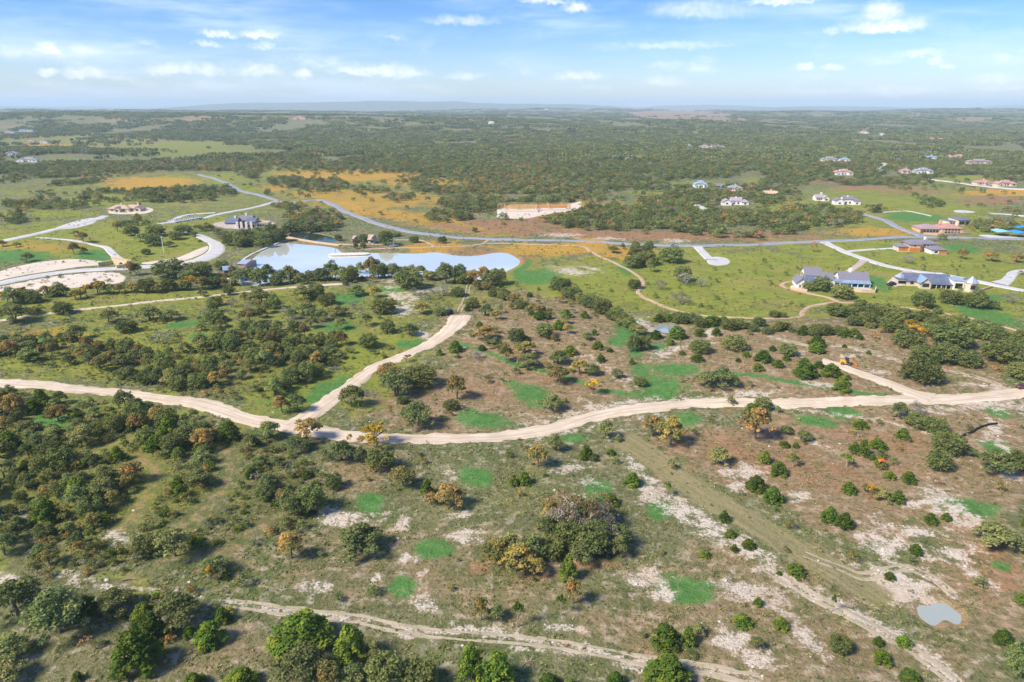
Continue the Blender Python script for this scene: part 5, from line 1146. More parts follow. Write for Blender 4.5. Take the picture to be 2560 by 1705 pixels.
# unfinished house frame
g = ground(1335, 530); u = mpp(g); e = empty('house_frame', (g.x, g.y, g.z + .2), R(3)); tag(e, 'unfinished house of bare yellow pine framing on pale foundation', 'building site'); KEEP.append((1340, 532, 108, 15))
MB().box(-92*u, 10*u, -2, 16, -1.2, 1.6).build('foundation', MT['slab'], e); MB().box(8*u, 96*u, 6, 22, -1.2, 1.2).build('foundation', MT['slab'], e)
MB().box(-92*u, -72*u, -14, -1.9, -1.2, .6).build('foundation', MT['slab'], e)
def studs(x0, x1, y, z0, z1, step=.9, along='x'):
    mb = MB(); n = int(abs(x1 - x0) / step)
    for i in range(n + 1):
        a = x0 + (x1 - x0) * i / n
        mb.box(a - .09, a + .09, y - .09, y + .09, z0, z1 - .18) if along == 'x' else mb.box(y - .09, y + .09, a - .09, a + .09, z0, z1 - .18)
    mb.box(x0 - .1, x1 + .1, y - .12, y + .12, z1 - .18, z1) if along == 'x' else mb.box(y - .12, y + .12, x0 - .1, x1 + .1, z1 - .18, z1)
    mb.build('stud_wall', MT['stud'], e)
for (x0, x1, y, z1) in ((-90, -72, 0, 7.2), (-72, 8, 1, 5.4), (-60, 8, 8, 6.), (-90, 8, 15, 6.4), (-50, -20, 4, 6.2), (10, 94, 7, 4.6), (10, 94, 14, 4.6), (10, 94, 21, 5.2)): studs(x0*u, x1*u, y, 1.2, z1)
for (y0, y1, x) in ((0, 15, -90), (1, 15, -72), (1, 15, -40), (1, 15, 8), (7, 21, 40), (7, 21, 94)): studs(y0, y1, x*u, 1.2, 5.2, .9, 'y')
MB().box(-70*u, 6*u, 9, 9.2, 1.6, 4.6).build('sheathing', MT['stud'], e); MB().box(12*u, 90*u, 16, 16.2, 1.2, 3.8).build('sheathing', MT['orange'], e)

def simple(name, label, px, py, wpx, wm, rm, rot=0, kind=0, keep=None, tall=1.):
    a = wpx * .46; h = 3.9 * min(tall, 1.35) if py > 345 else 4. * tall
    h = min(h, .62 * wpx * mpp(ground(px, py))) if py > 345 else h
    sets = [
     [(-a, a * .25, 0, 10, h, 3.6, 'gx', wm, rm, wins(3, 1, 1.5, 1.8)), (a * .1, a, -4, 7, h * .9, 3.4, 'gy', wm, rm, [('f', .5, .8, 2.2, 2.2, 'w')])],
     [(-a, a, 0, 12, h, 4.2, 'hip', wm, rm, wins(4, 1, 1.6, 1.8)), (-a * .2, a * .35, -4, 5, h, 3.2, 'gy', wm, rm, [('f', .5, .8, 2., 2.2, 'w')])],
     [(-a, -a * .3, -2, 9, h, 3.4, 'gy', wm, rm, [('f', .5, 1, 1.8, 2., 'w')]), (-a * .32, a * .5, 2, 12, h * 1.35, 4., 'gx', wm, rm, wins(2, 1, 1.6, 2.4)), (a * .45, a, -1, 9, h, 3.2, 'hip', wm, rm, [('f', .5, 1, 1.8, 2., 'w')])],
    ][kind]
    e, u, pr = house(name, label, px, py, rot, sets, a, keep)
    if wpx > 24 and py > 345: chimney(e, u, a * .1, 6, h + 1, h + 5.6, wm)
    return e, u
HS = [
 ('lavender_roof_house', 'lavender roofed white house beside the pale loop drive', 1838, 513, 70, 'white', 'lav', -8, 2, (1838, 516, 48, 11), 1.1),
 ('tower_house', 'white house with square tower and pale blue roof among the trees', 1752, 470, 34, 'white', 'lblue', 0, 2, (1752, 473, 26, 8), 1.5),
 ('grey_roof_house', 'cream house with pale grey roofs right of the white tower house', 1838, 477, 40, 'cream', 'grey', -6, 1, (1838, 479, 28, 7), 1.1),
 ('grey_barn', 'low grey roofed barn between the tower house and cream house', 1800, 470, 18, 'grey', 'slate', 0, 0, (1800, 472, 14, 5), .8),
 ('tan_long_house', 'tan roofed long building mostly hidden by dark trees', 1930, 489, 44, 'tan', 'peach', 4, 0, (1930, 488, 26, 5), .8),
 ('gambrel_house', 'pale house with lavender roof and white chimney above the woods', 2054, 502, 32, 'white', 'lav', -6, 0, (2054, 502, 20, 7), 1.2),
 ('ridge_house', 'large white house with blue grey roofs at the wood edge', 2118, 512, 66, 'white', 'slate', -8, 2, (2120, 513, 44, 10), 1.4),
 ('rose_villa', 'white villa with rose roofs standing alone above the red bank', 2110, 438, 48, 'white', 'pinkr', 0, 2, (2110, 440, 32, 7), 1.4),
 ('far_white_house', 'cream house with grey roofs and two wings, far upper right', 2075, 404, 44, 'cream', 'grey', 0, 2, (2075, 405, 30, 5), 1.4),
 ('far_white_house', 'small white house with grey blue roof right of the cream one', 2115, 404, 24, 'white', 'lblue', 0, 1, (2115, 405, 18, 5), 1.3),
 ('rose_roof_house', 'low house with rose roof on the left of the hillside pair', 2268, 433, 26, 'pinkw', 'mauve', 0, 1, (2268, 434, 20, 6), 1.2),
 ('far_white_house', 'bright white house with grey roof on the right of the hillside pair', 2310, 434, 48, 'white', 'grey', 0, 2, (2310, 435, 32, 6), 1.3),
 ('far_white_house', 'white house with pale roof and dark door under the skyline wood', 2330, 398, 36, 'white', 'lblue', 0, 0, (2330, 399, 24, 5), 1.2),
 ('far_house', 'cream house left of the rose roofed block on the upper ridge', 2376, 397, 26, 'cream', 'pinkr', 0, 1, (2376, 398, 18, 5), 1.2),
 ('rose_roof_house', 'rose roofed block on the upper ridge, highest of that row', 2402, 395, 24, 'pinkw', 'pinkr', 0, 1, (2402, 396, 18, 5), 1.3),
 ('stone_villa', 'tall orange stone villa with grey roofs on the upper right ridge', 2449, 410, 66, 'peach', 'grey', 0, 2, (2449, 412, 44, 7), 1.7),
 ('rose_roof_house', 'cream house with rose roof left of its twin on ridge road', 2462, 463, 42, 'cream', 'pinkr', -3, 1, (2462, 466, 30, 8), 1.1),
 ('rose_roof_house', 'cream house with rose roof and chimney at far right of ridge road', 2516, 466, 50, 'cream', 'pinkr', -3, 2, (2516, 468, 32, 8), 1.1),
 ('far_white_house', 'white house with mauve roofs leading the distant central cluster', 1762, 371, 30, 'white', 'mauve', 0, 2, (1762, 372, 24, 5), 1.6),
 ('far_white_house', 'cream house with slate roof at the right of the distant central cluster', 1795, 369, 34, 'cream', 'slate', 0, 0, (1795, 370, 26, 5), 1.5),
 ('far_white_house', 'small white roofed house at the left of the distant central cluster', 1722, 367, 14, 'white', 'zinc', 0, 1, (1722, 368, 12, 4), 1.3),
 ('far_white_house', 'lone white building in the middle of the unbroken far woods', 1228, 311, 16, 'white', 'whitep', 0, 1, (1228, 312, 13, 3), 3.),
 ('far_red_house', 'white and red buildings in the small far clearing left of centre', 748, 299, 34, 'pinkw', 'pinkr', 0, 2, (748, 300, 28, 3), 3.),
 ('far_white_house', 'pale flat building on the skyline wood right of centre', 1366, 274, 10, 'white', 'whitep', 0, 1, (1366, 275, 9, 2), 2.5),
 ('far_house', 'white house on the pink far rise at upper right', 2160, 335, 24, 'white', 'pinkr', 0, 2, (2160, 336, 18, 3), 2.4),
 ('far_house', 'pale house below the far rise, with a bright roof', 2205, 339, 14, 'white', 'zinc', 0, 1, (2205, 340, 12, 3), 2.2),
 ('far_house', 'tiny rose roofed house at the far right of the plain', 2332, 350, 12, 'cream', 'pinkr', 0, 1, (2332, 351, 10, 3), 2.),
 ('far_house', 'tiny rose roofed house just right of another on the far plain', 2354, 351, 12, 'cream', 'pinkr', 0, 0, (2354, 352, 10, 3), 2.),
 ('left_edge_house', 'large white house with grey and rose roofs near the left edge', 68, 405, 52, 'white', 'grey', 4, 2, (68, 407, 36, 8), 1.4),
 ('left_edge_house', 'white house with slate roof partly cut by the left edge', 28, 388, 34, 'white', 'slate', 4, 1, (28, 390, 26, 6), 1.3),
 ('rose_roof_house', 'small rose roofed house beyond the left edge houses', 78, 357, 20, 'cream', 'pinkr', 0, 0, (78, 358, 16, 4), 1.4),
 ('far_white_house', 'dark roofed house with white gable frame on the far left', 110, 358, 22, 'white', 'mauve', 0, 0, (110, 359, 18, 4), 1.6),
 ('blue_roof_barn', 'long barn with bright blue roof at the far left', 66, 329, 40, 'cream', 'bluec', 0, 0, (66, 331, 28, 5), 1.6),
 ('blue_roof_barn', 'smaller barn with bright blue roof nearer the left edge', 26, 333, 28, 'cream', 'bluec', 0, 0, (26, 334, 20, 5), 1.4),
 ('quarry_house', 'low tan roofed building with pale walls left of the lake house', 296, 530, 56, 'cream', 'tan', 2, 1, (300, 531, 42, 6), 1.),
 ('quarry_house', 'tan roofed building with a peaked roof beside the reddish tree', 338, 528, 40, 'cream', 'tan', 2, 0, (340, 529, 34, 6), 1.),
 ('lake_shed', 'small brown timber shed on the far shore of the lake', 886, 606, 10, 'brickred', 'tan', 0, 0, (886, 606, 14, 5), .8),
 ('lake_pavilion', 'white walled pavilion beside the conical tree on the lake shore', 929, 607, 18, 'whitep', 'tan', 0, 0, (929, 607, 16, 5), .9),
]
for a in HS: simple(*a)
# boathouses at the near left corner of the lake
e, u, pr = house('boathouse', 'grey walled boathouse with blue metal roof at the lake corner', 577, 686, 24, [(-15, 10, 0, 9, 3.6, 2.0, 'gx', 'mauve', 'lblue', wins(2, .6, 2., 1.6, 'f', 'o'))], 16, (577, 686, 18, 6), 'boathouse')
e, u, pr = house('boathouse', 'pale roofed boat shelter standing over the lake water', 604, 670, -14, [(-9, 12, 0, 11, 3.4, 1.8, 'gx', 'mauve', 'zinc', [])], 12, (604, 670, 14, 5), 'boathouse')

# ------------------------------------------------------------------ bridge, dam walk, culvert, pier
def span(a, b, w_): 
    A, B = ground(*a), ground(*b); d = (B - A).to_2d(); L_ = d.length; ang = math.atan2(d.y, d.x)
    return A, B, L_, ang
A, B, L_, ang = span((430, 556), (500, 547), 7)
e = empty('road_bridge', ((A.x + B.x) / 2, (A.y + B.y) / 2, max(A.z, B.z) + .5), ang); tag(e, 'low concrete road bridge with a row of rail posts', 'bridge')
MB().box(-L_/2, L_/2, -4, 4, -.5, .12).build('deck', MT['concrete'], e)
for s in (-3.8, 3.8):
    MB().box(-L_/2, L_/2, s - .15, s + .15, 1.0, 1.25).build('rail', MT['concrete'], e)
    for k in range(16): MB().box(-L_/2 + L_*k/15 - .25, -L_/2 + L_*k/15 + .25, s - .22, s + .22, .1, 1.3).build('rail_post', MT['concrete'], e)
for k in (-.25, .25): MB().box(L_*k - .6, L_*k + .6, -3.5, 3.5, -4, -.5).build('pier', MT['concrete'], e)
def deck_strip(name, label, pix, w_, z0, z1, mat, cat):
    P = [ground(x, y) for x, y in pix]; mb = MB(); lo = None
    for a, b in zip(P[:-1], P[1:]):
        d = (b - a).to_2d().normalized(); n = Vector((-d.y, d.x)) * w_ / 2; o = len(mb.v); q = [a.to_2d() - n, b.to_2d() - n, b.to_2d() + n, a.to_2d() + n]
        mb.v += [(p.x, p.y, z0) for p in q] + [(p.x, p.y, z1) for p in q]
        mb.f += [tuple(o + i for i in f) for f in ((0,3,2,1),(4,5,6,7),(0,1,5,4),(1,2,6,5),(2,3,7,6),(3,0,4,7))]
    o = mb.build(name, MT[mat]); tag(o, label, cat); return o
deck_strip('dam_walk', 'long straight stone dam walk between the lake and dark canal', [(718,594),(760,602),(800,608),(850,614)], 3.4, -1.2, .9, 'garden', 'dam')
deck_strip('lake_path_wall', 'curved low stone edge around the left corner of lake', [(600,664),(610,648),(630,636),(660,624),(700,606),(724,598)], 1.6, -.6, .75, 'concrete', 'wall')
e = empty('pier', tuple(ground(873, 637)), R(6)); tag(e, 'pale rounded pier deck with mooring posts at far lake shore', 'pier')
MB().slab([(13 * math.copysign(abs(math.cos(t)) ** .6, math.cos(t)), 3.4 * math.copysign(abs(math.sin(t)) ** .6, math.sin(t)), .75) for t in np.linspace(0, 6.283, 25)[:-1]], .5).build('deck', MT['slab'], e)
for x in (-9, -3, 4): MB().tube([(x, 3.2, -1), (x, 3.2, 3.4)], .16, 5).build('mooring_post', MT['wood'], e)
g = ground(306, 664); e = empty('stone_culvert', (g.x, g.y, g.z), R(-32)); tag(e, 'yellow stone culvert bridge with arched opening under the cart path', 'culvert')
mb = MB(); N_ = 9
for k in range(N_):
    t0, t1 = math.pi * k / N_, math.pi * (k + 1) / N_
    a, b = (2.6 * math.cos(t0), 2.6 * math.sin(t0) * .8), (2.6 * math.cos(t1), 2.6 * math.sin(t1) * .8)
    for y in (-.5, .5): mb.poly([(a[0], y, a[1]), (a[0], y, 4.), (b[0], y, 4.), (b[0], y, b[1])])
    mb.poly([(a[0], -.5, a[1]), (b[0], -.5, b[1]), (b[0], .5, b[1]), (a[0], .5, a[1])])
mb.box(2.6, 10, -.5, .5, -1, 4.); mb.box(-10, -2.6, -.5, .5, -1, 4.); mb.build('head_wall', MT['stonewall'], e)
MB().box(-10.3, 10.3, -.7, .7, 4.02, 4.35).build('coping', MT['garden'], e)
MB().box(9.4, 10.4, -9, -.5, -1, 3.).build('wing_wall', MT['stonewall'], e); MB().box(-10.4, -9.4, -9, -.5, -1, 2.4).build('wing_wall', MT['stonewall'], e)

# ------------------------------------------------------------------ vehicles and machines
def wheel(e, x, y, r, w_=.24):
    o = MB().tube([(x, y - w_/2, r), (x, y + w_/2, r)], r, 12).build('wheel', MT['tyre'], e)
    MB().tube([(x, y - w_/2 - .02, r), (x, y + w_/2 + .02, r)], r * .55, 8).build('rim', MT['steel'], o)
def car(name, label, px, py, rot, paint, kind='suv', sc=1.):
    g = ground(px, py); e = empty(name, (g.x, g.y, g.z + .12), R(rot)); e.scale = (sc, sc, sc); tag(e, label, 'truck' if kind == 'pickup' else 'car')
    mb = MB(); prof = [(-2.3,.45),(-2.35,.95),(-1.2,1.05),(2.3,1.0),(2.35,.45)]
    def extr(pf, y, mb): 
        n = len(pf); o = len(mb.v); mb.v += [(p[0], -y, p[1]) for p in pf] + [(p[0], y, p[1]) for p in pf]
        mb.f += [tuple(range(o, o + n)), tuple(range(o + 2*n - 1, o + n - 1, -1))] + [(o + i, o + n + i, o + n + (i + 1) % n, o + (i + 1) % n) for i in range(n)]
    extr(prof, .93, mb); mb.build('body', MT[paint], e)
    cab = {'suv': [(-1.3,1.04),(-.7,1.62),(1.9,1.66),(2.25,1.02)], 'sedan': [(-1.2,1.04),(-.5,1.45),(1.0,1.47),(1.9,1.02)], 'pickup': [(-1.2,1.04),(-.6,1.66),(.7,1.68),(.85,1.02)]}[kind]
    mb = MB(); extr(cab, .82, mb); mb.build('windows', MT['glass'], e)
    mb = MB(); top = cab[1:3]; mb.box(top[0][0] - .02, top[1][0] + .02, -.84, .84, top[0][1] - .02, top[1][1] + .06); mb.build('cabin_roof', MT[paint], e)
    if kind == 'pickup':
        for y in (-.9, .82): MB().box(.9, 2.3, y, y + .08, 1.0, 1.3).build('bed_side', MT[paint], e)
    for x in (-1.5, 1.5):
        for y in (-.86, .86): wheel(e, x, y, .4)
    for y in (-.6, .6): MB().box(-2.4, -2.34, y - .18, y + .18, .72, .88).build('headlight', MT['zinc'], e)
    return e
car('dark_suv', 'dark navy car parked at the end of the gravel spur turnaround', 1121, 786, 62, 'black', 'suv', 1.1)
car('dark_pickup', 'black pickup truck parked between the two houses', 2229, 714, 10, 'black', 'pickup', 1.15)
car('red_truck', 'red truck on the pale yard of the house frame', 1431, 504, 15, 'red', 'pickup', 1.3)
car('white_truck', 'white van parked in front of the house frame', 1419, 525, 5, 'whitep', 'suv', 1.3)
car('parked_car', 'dark red car beside the gravel road at the right edge', 2556, 971, 8, 'red', 'sedan')
car('silver_car', 'silver car on the paved road beside a grey tree', 1688, 613, 2, 'silver', 'sedan', 1.2)
g = ground(2114, 912); e = empty('wheel_loader', (g.x, g.y, g.z + .1), R(-14)); e.scale = (.8, .8, .8); tag(e, 'yellow wheel loader with black cab and orange arm near the gravel spur', 'loader')
MB().box(-2.4, -.2, -1., 1., .8, 2.1).build('engine_hood', MT['yellow'], e); MB().box(-2.5, 1.2, -.7, .7, .6, 1.1).build('chassis', MT['yellow'], e)
MB().box(-.5, .9, -.8, .8, 1.1, 3.0).build('cab', MT['glass'], e); MB().box(-.65, 1.05, -.92, .92, 2.98, 3.2).build('cab_roof', MT['black'], e)
for y in (-.5, .5): MB().tube([(.8, y, 1.5), (2.3, y, 2.3), (3.7, y, .9)], .17, 5).build('arm', MT['omach'], e)
MB().slab([(3.6,-1.3,1.5),(4.5,-1.3,.9),(4.5,1.3,.9),(3.6,1.3,1.5)], 1.0).build('bucket', MT['omach'], e)
for x in (-1.6, 1.2):
    for y in (-1.0, 1.0): wheel(e, x, y, .72, .5)

# ------------------------------------------------------------------ small things on the land
def pole(name, label, px, py, hpx, mat='pole', arm=False, r_=.13, cat='pole'):
    g = ground(px, py); h = hpx * mpp(g) * 1.05
    if arm:
        e = empty(name, tuple(g)); tag(e, label, cat); MB().tube([(0, 0, -.5), (0, 0, h)], [r_ * 1.2, r_ * .8], 6).build('shaft', MT[mat], e)
        MB().box(-.9, .9, -.12, .12, h - .7, h - .5).build('crossarm', MT[mat], e)
    else:
        o = MB().tube([(0, 0, -.5), (0, 0, h)], [r_ * 1.2, r_ * .8], 6).build(name, MT[mat]); o.location = g; tag(o, label, cat)
pole('utility_pole', 'tall bare utility pole among dark trees on the golden slope', 1003, 494, 26, 'pole', True, .22)
pole('utility_pole', 'bare utility pole on the golden slope above the paved road', 1005, 533, 26, 'pole', True, .22)
pole('utility_pole', 'utility pole behind the conical tree by the paved road', 964, 580, 22, 'pole', True, .22)
pole('utility_pole', 'utility pole beside the golden field, leftmost of the poles there', 843, 490, 18, 'pole', True, .22)
pole('flag_pole', 'white light pole standing on the round green lawn', 410, 632, 40, 'whitep', True, .2)
pole('survey_stake', 'orange survey stake beside the rutted foreground track', 1414, 1617, 18, 'orangec', False, .07, 'stake')
pole('survey_stake', 'tan survey stake below the golden tree at the gravel road', 996, 1119, 9, 'pole', False, .08, 'stake')
g0 = [ground(x, y) for x, y in ((2404,1092),(2418,1086),(2432,1081),(2440,1074),(2456,1067),(2474,1062),(2492,1060))]
o = MB().tube([p + Vector((0, 0, .22)) for p in g0], .34, 8).build('silt_hose', MT['hose']); tag(o, 'black silt fence hose lying across brown grass at right', 'hose')
g = ground(2212, 1180); mb = MB(); n_ = 6
for i in range(n_ + 1):
    for k in range(n_ + 1):
        a, b = i / n_ - .5, k / n_ - .5
        mb.v.append((a * 2.2, b * 1.6, 1.9 - 1.6 * a * a - 2.2 * b * b + .5 * float(vn(a * 5 + 3, b * 5, 4))))
mb.f = [(i*(n_+1)+k, (i+1)*(n_+1)+k, (i+1)*(n_+1)+k+1, i*(n_+1)+k+1) for i in range(n_) for k in range(n_)]
o = mb.build('orange_tarp', MT['orangec']); o.location = (g.x - .2, g.y + 2.2, g.z + 1.3); o.scale = (.75, .75, .75); tag(o, 'bright orange tarp bundled behind a juniper bush', 'tarp')
def boulder(label, px, py, wpx, mat, hr=.6, cat='boulder'):
    g = ground(px, py); w_ = wpx * mpp(g); mb = MB(); r = random.Random(int(px)); nu, nv = 10, 6
    for j in range(nv + 1):
        for i in range(nu):
            a, b = 6.283 * i / nu, math.pi * (j / nv - .5); k = 1 + .55 * float(vn(i * .9 + px, j * .9, 3))
            mb.v.append((w_/2 * k * math.cos(a) * math.cos(b), w_/2 * .7 * k * math.sin(a) * math.cos(b), w_ * hr / 2 * k * math.sin(b)))
    mb.f = [(j*nu+i, j*nu+(i+1)%nu, (j+1)*nu+(i+1)%nu, (j+1)*nu+i) for j in range(nv) for i in range(nu)]
    o = mb.build('boulder', MT[mat]); o.location = (g.x, g.y, g.z + w_ * hr * .12); tag(o, label, cat)
for a in (('rounded rosy boulder beside the golden tree in the creek wood', 2469, 844, 22, 'prock', .7), ('broad rosy rock slab below the trail at far right', 2516, 856, 20, 'prock', .5), ('pale flat rock outcrop in the middle of the creek wood', 2366, 812, 18, 'rock', .4), ('small pale rock left of the creek wood outcrop', 2330, 800, 20, 'prock', .35),
          ('round white boulder on stony ground above the white pit', 2207, 1375, 11, 'rock', .8), ('white rock in grass at the far left thicket', 38, 1194, 11, 'rock', .4), ('white rock beside the narrow thicket track', 334, 1276, 9, 'rock', .4), ('pale rock ledge at the left of the rutted track', 265, 1450, 16, 'rock', .35), ('pale rock by the juniper at the lower left', 475, 1455, 12, 'rock', .4)): boulder(*a)
def fallen(name, label, px, py, L_, rot, mat, r_=.12, twigs=5, seed=1):
    g = ground(px, py); r = random.Random(seed); mb = MB(); mb.tube([(-L_/2, 0, r_), (0, .1 * L_, r_ * 1.6), (L_/2, 0, r_ * 1.2)], [r_, r_ * .9, r_ * .4], 6)
    for _ in range(twigs):
        x = r.uniform(-.2, .45) * L_; mb.tube([(x, .05 * L_, r_), (x + r.uniform(.1, .3) * L_, r.uniform(-.35, .35) * L_, r.uniform(.1, .35) * L_)], [r_ * .5, r_ * .15], 4)
    o = mb.build(name, MT[mat] if mat in MT else mat); o.location = g; o.rotation_euler = (0, 0, R(rot)); tag(o, label, 'log' if name == 'log' else 'branch')
fallen('log', 'dark fallen log lying above the rutted track at left', 322, 1452, 2.6, 8, 'wood', .2, 1, 1)
fallen('fallen_branch', 'bleached fallen branch at the foot of the big juniper', 290, 1681, 3.0, -8, DEADWOOD, .11, 6, 2)
fallen('fallen_branch', 'forked white dead branch beside the bottom edge junipers', 1318, 1660, 3.4, 40, DEADWOOD, .1, 8, 3)
fallen('fallen_branch', 'pale dead branch lying among the lower left oaks', 110, 1480, 4., -10, DEADWOOD, .12, 6, 4)
fallen('fallen_branch', 'pale dead branch right of the lower left oaks', 190, 1490, 3.4, -12, DEADWOOD, .1, 5, 5)
for i, (lab, px, py, s_) in enumerate((('grey brush pile on the lime green grass by gravel spur', 836, 922, 3.6), ('purplish heap behind the oak at the gravel spur', 912, 985, 4.2))):  # second pile: sticks heaped on a purplish patch beside the oak
    g = ground(px, py); mb = MB(); r = random.Random(i)
    for _ in range(60):
        a = r.uniform(0, 3.14); x, y, z = r.gauss(0, .33) * s_, r.gauss(0, .26) * s_, abs(r.gauss(.12, .12)) * s_ * .5; l_ = r.uniform(.15, .42) * s_
        mb.tube([(x - math.cos(a) * l_, y - math.sin(a) * l_, z), (x + math.cos(a) * l_, y + math.sin(a) * l_, z + r.uniform(-.1, .25))], [.07, .03], 4)
    o = mb.build('stick_pile', plain('grey_sticks', (.22,.19,.18), .9, .2, 3.)); o.location = g; tag(o, lab, 'brush pile')
# blue shade canopies and white tanks
for lab, px, py, wpx, mat in (('pale teal court canopy left of the blue ones', 2502, 588, 36, 'teal'), ('bright blue court canopy at the right edge, farther one', 2548, 577, 34, 'bluec'), ('bright blue court canopy at the right edge, nearer one', 2546, 591, 34, 'bluec')):
    g = ground(px, py); u = mpp(g); e = empty('court_canopy', tuple(g)); tag(e, lab, 'canopy', 'court canopies at the right edge'); KEEP.append((px, py + 2, wpx * .6, 5))
    a = wpx * u / 2; MB().slab([(-a, -4, 3.), (0, -5, 3.6), (a, -4, 3.), (a, 5, 3.4), (0, 6, 4.2), (-a, 5, 3.4)], .15).build('fabric', MT[mat], e)
    for x in (-a * .9, a * .9):
        for y in (-3.6, 4.6): MB().tube([(x, y, -.5), (x, y, 3.1)], .12, 5).build('post', MT['steel'], e)
for lab, px, py in (('small white tank among the boathouse trees', 578, 703), ('larger white tank right of the small one by the boathouse', 593, 703)):
    g = ground(px, py); r_ = 1.2 if px < 580 else 1.7
    o = MB().tube([(-r_ * 1.4, 0, r_), (-r_ * 1.2, 0, r_), (r_ * 1.2, 0, r_), (r_ * 1.4, 0, r_)], [r_ * .7, r_, r_, r_ * .7], 12).build('water_tank', MT['whitep']); o.location = g; tag(o, lab, 'tank')
g = ground(984, 616); e = empty('play_slide', tuple(g + Vector((0, 0, .2))), .3); tag(e, 'grey and white play structure by the lake trail', 'play structure')
MB().tube([(0, 0, 0), (0, 0, .7)], 3.0, 14).build('basin', MT['steel'], e); MB().tube([(0, 0, .6), (0, 0, 5.)], .25, 6).build('mast', MT['zinc'], e); MB().slab([(-2.6,-1,4.6),(2.8,-.4,5.4),(2.4,1.2,5.),(-2.,1.4,4.4)], .15).build('canopy', MT['lblue'], e)
# distinctive single trees near the lake
for k, px, py, w_, h_, lab in (('juniper', 964, 613, 40, 34, 'large dark conical tree beside the white pavilion'), ('live', 908, 606, 26, 22, 'dark round tree between the shed and the pavilion'), ('live', 889, 622, 13, 17, 'slim dark tree at the pier path, left one'), ('live', 908, 621, 17, 15, 'low dark tree at the pier path, right one'), ('live', 1034, 607, 28, 18, 'dark spreading oak inside the trail loop'), ('live', 1106, 609, 24, 20, 'rounded dark oak below the paved road'),
                               ('live', 845, 603, 22, 18, 'dark tree at the right end of the canal'), ('live', 990, 592, 28, 12, 'dark tree against the paved road bank'), ('live', 1187, 581, 16, 14, 'small rounded tree under the orange slope'), ('russet', 345, 524, 20, 20, 'reddish brown tree behind the tan roofed buildings')):
    g = ground(px, py); s_ = mpp(g); ee = plant('live' if k == 'juniper' else k, g.x, g.y + .2 * w_ * s_, w_ * s_, h_ * s_ * (1.15 if px == 964 else 1.)); ee['label'] = lab
# ------------------------------------------------------------------ woods (after the houses, whose yards stay clear)
def band(d0, d1, area, seed):
    r = np.random.default_rng(seed); A = .5 * 1.66 * (d1 ** 2 - d0 ** 2); n = int(A / area)
    d = np.sqrt(d0 ** 2 + r.random(n) * (d1 ** 2 - d0 ** 2)); x = (r.random(n) * 2 - 1) * .83 * d
    z = height(x, d)
    px, py = project(x, d, z)
    k = r.random(n) < wood_density(px, py, x, d)
    k &= (px > -250) & (px < 2810)
    return x[k], d[k], z[k], r
def split_kinds(x, y, r, n):
    m = vn(x / 200, y / 200, 61) + r.normal(size=n) * .22
    idx = np.where(m < -.22, 3, np.where(m < .34, np.where(r.random(n) < .45, 0, 3), np.where(m < .62, 0, 6)))
    idx = np.where(r.random(n) < .05, 12, idx); idx = np.where(r.random(n) < .022, 15, idx); idx = np.where(r.random(n) < .05, 6, idx)
    return idx + r.integers(0, 3, n)
x, y, z, r = band(430, 1250, 26, 71)
k = np.array([not near_road(a, b, 3.0) for a, b in zip(x, y)])
for zz, P in WATER.values(): k &= poly_sd(P, x, y) > 4
x, y, z = x[k], y[k], z[k]; n = len(x)
s = r.uniform(4.5, 9.5, n)
scatter('woodland', np.stack([x, y, z - .2], 1), np.stack([s, s, s * r.uniform(.6, .95, n)], 1), split_kinds(x, y, r, n), lod, 'oak and juniper woodland covering the slopes beyond the lake')
# clumps of crowns for the far woods
clumps = []
for v in range(8):
    q = random.Random(v); lb = []
    for i in range(9):
        a, rad = q.uniform(0, 6.28), .40 * math.sqrt(q.random())
        cx_, cy_ = rad * math.cos(a), rad * math.sin(a); t0 = q.random()
        for j in range(3): lb.append((cx_ + q.uniform(-.05, .05), cy_ + q.uniform(-.05, .05), q.uniform(.10, .26), q.uniform(.06, .10), t0))
    kind = ('oak', 'live', 'oak', 'live', 'autumn', 'oak', 'live', 'grey')[v]
    clumps.append(foliage_mesh(kind + '_clump', L[kind], lb, .040, 330, 1200 + v))
xs, ys_, zs, ss, ii = [], [], [], [], []
for d0, d1, area, s0, s1 in ((1250, 2400, 150, 15, 26), (2400, 4600, 620, 24, 42), (4600, 9500, 4200, 55, 95)):
    x, y, z, r = band(d0, d1, area, int(d0)); n = len(x)
    s = r.uniform(s0, s1, n); xs.append(x); ys_.append(y); zs.append(z); ss.append(np.stack([s, s, 20 + 8 * r.random(n) + s * .12], 1)); ii.append(r.choice(8, n, p=[.13,.24,.13,.24,.03,.07,.12,.04]))
scatter('far_woods', np.stack([np.concatenate(xs), np.concatenate(ys_), np.concatenate(zs) - 1.2], 1), np.concatenate(ss), np.concatenate(ii), clumps, 'unbroken far off woods reaching to the hazy horizon')

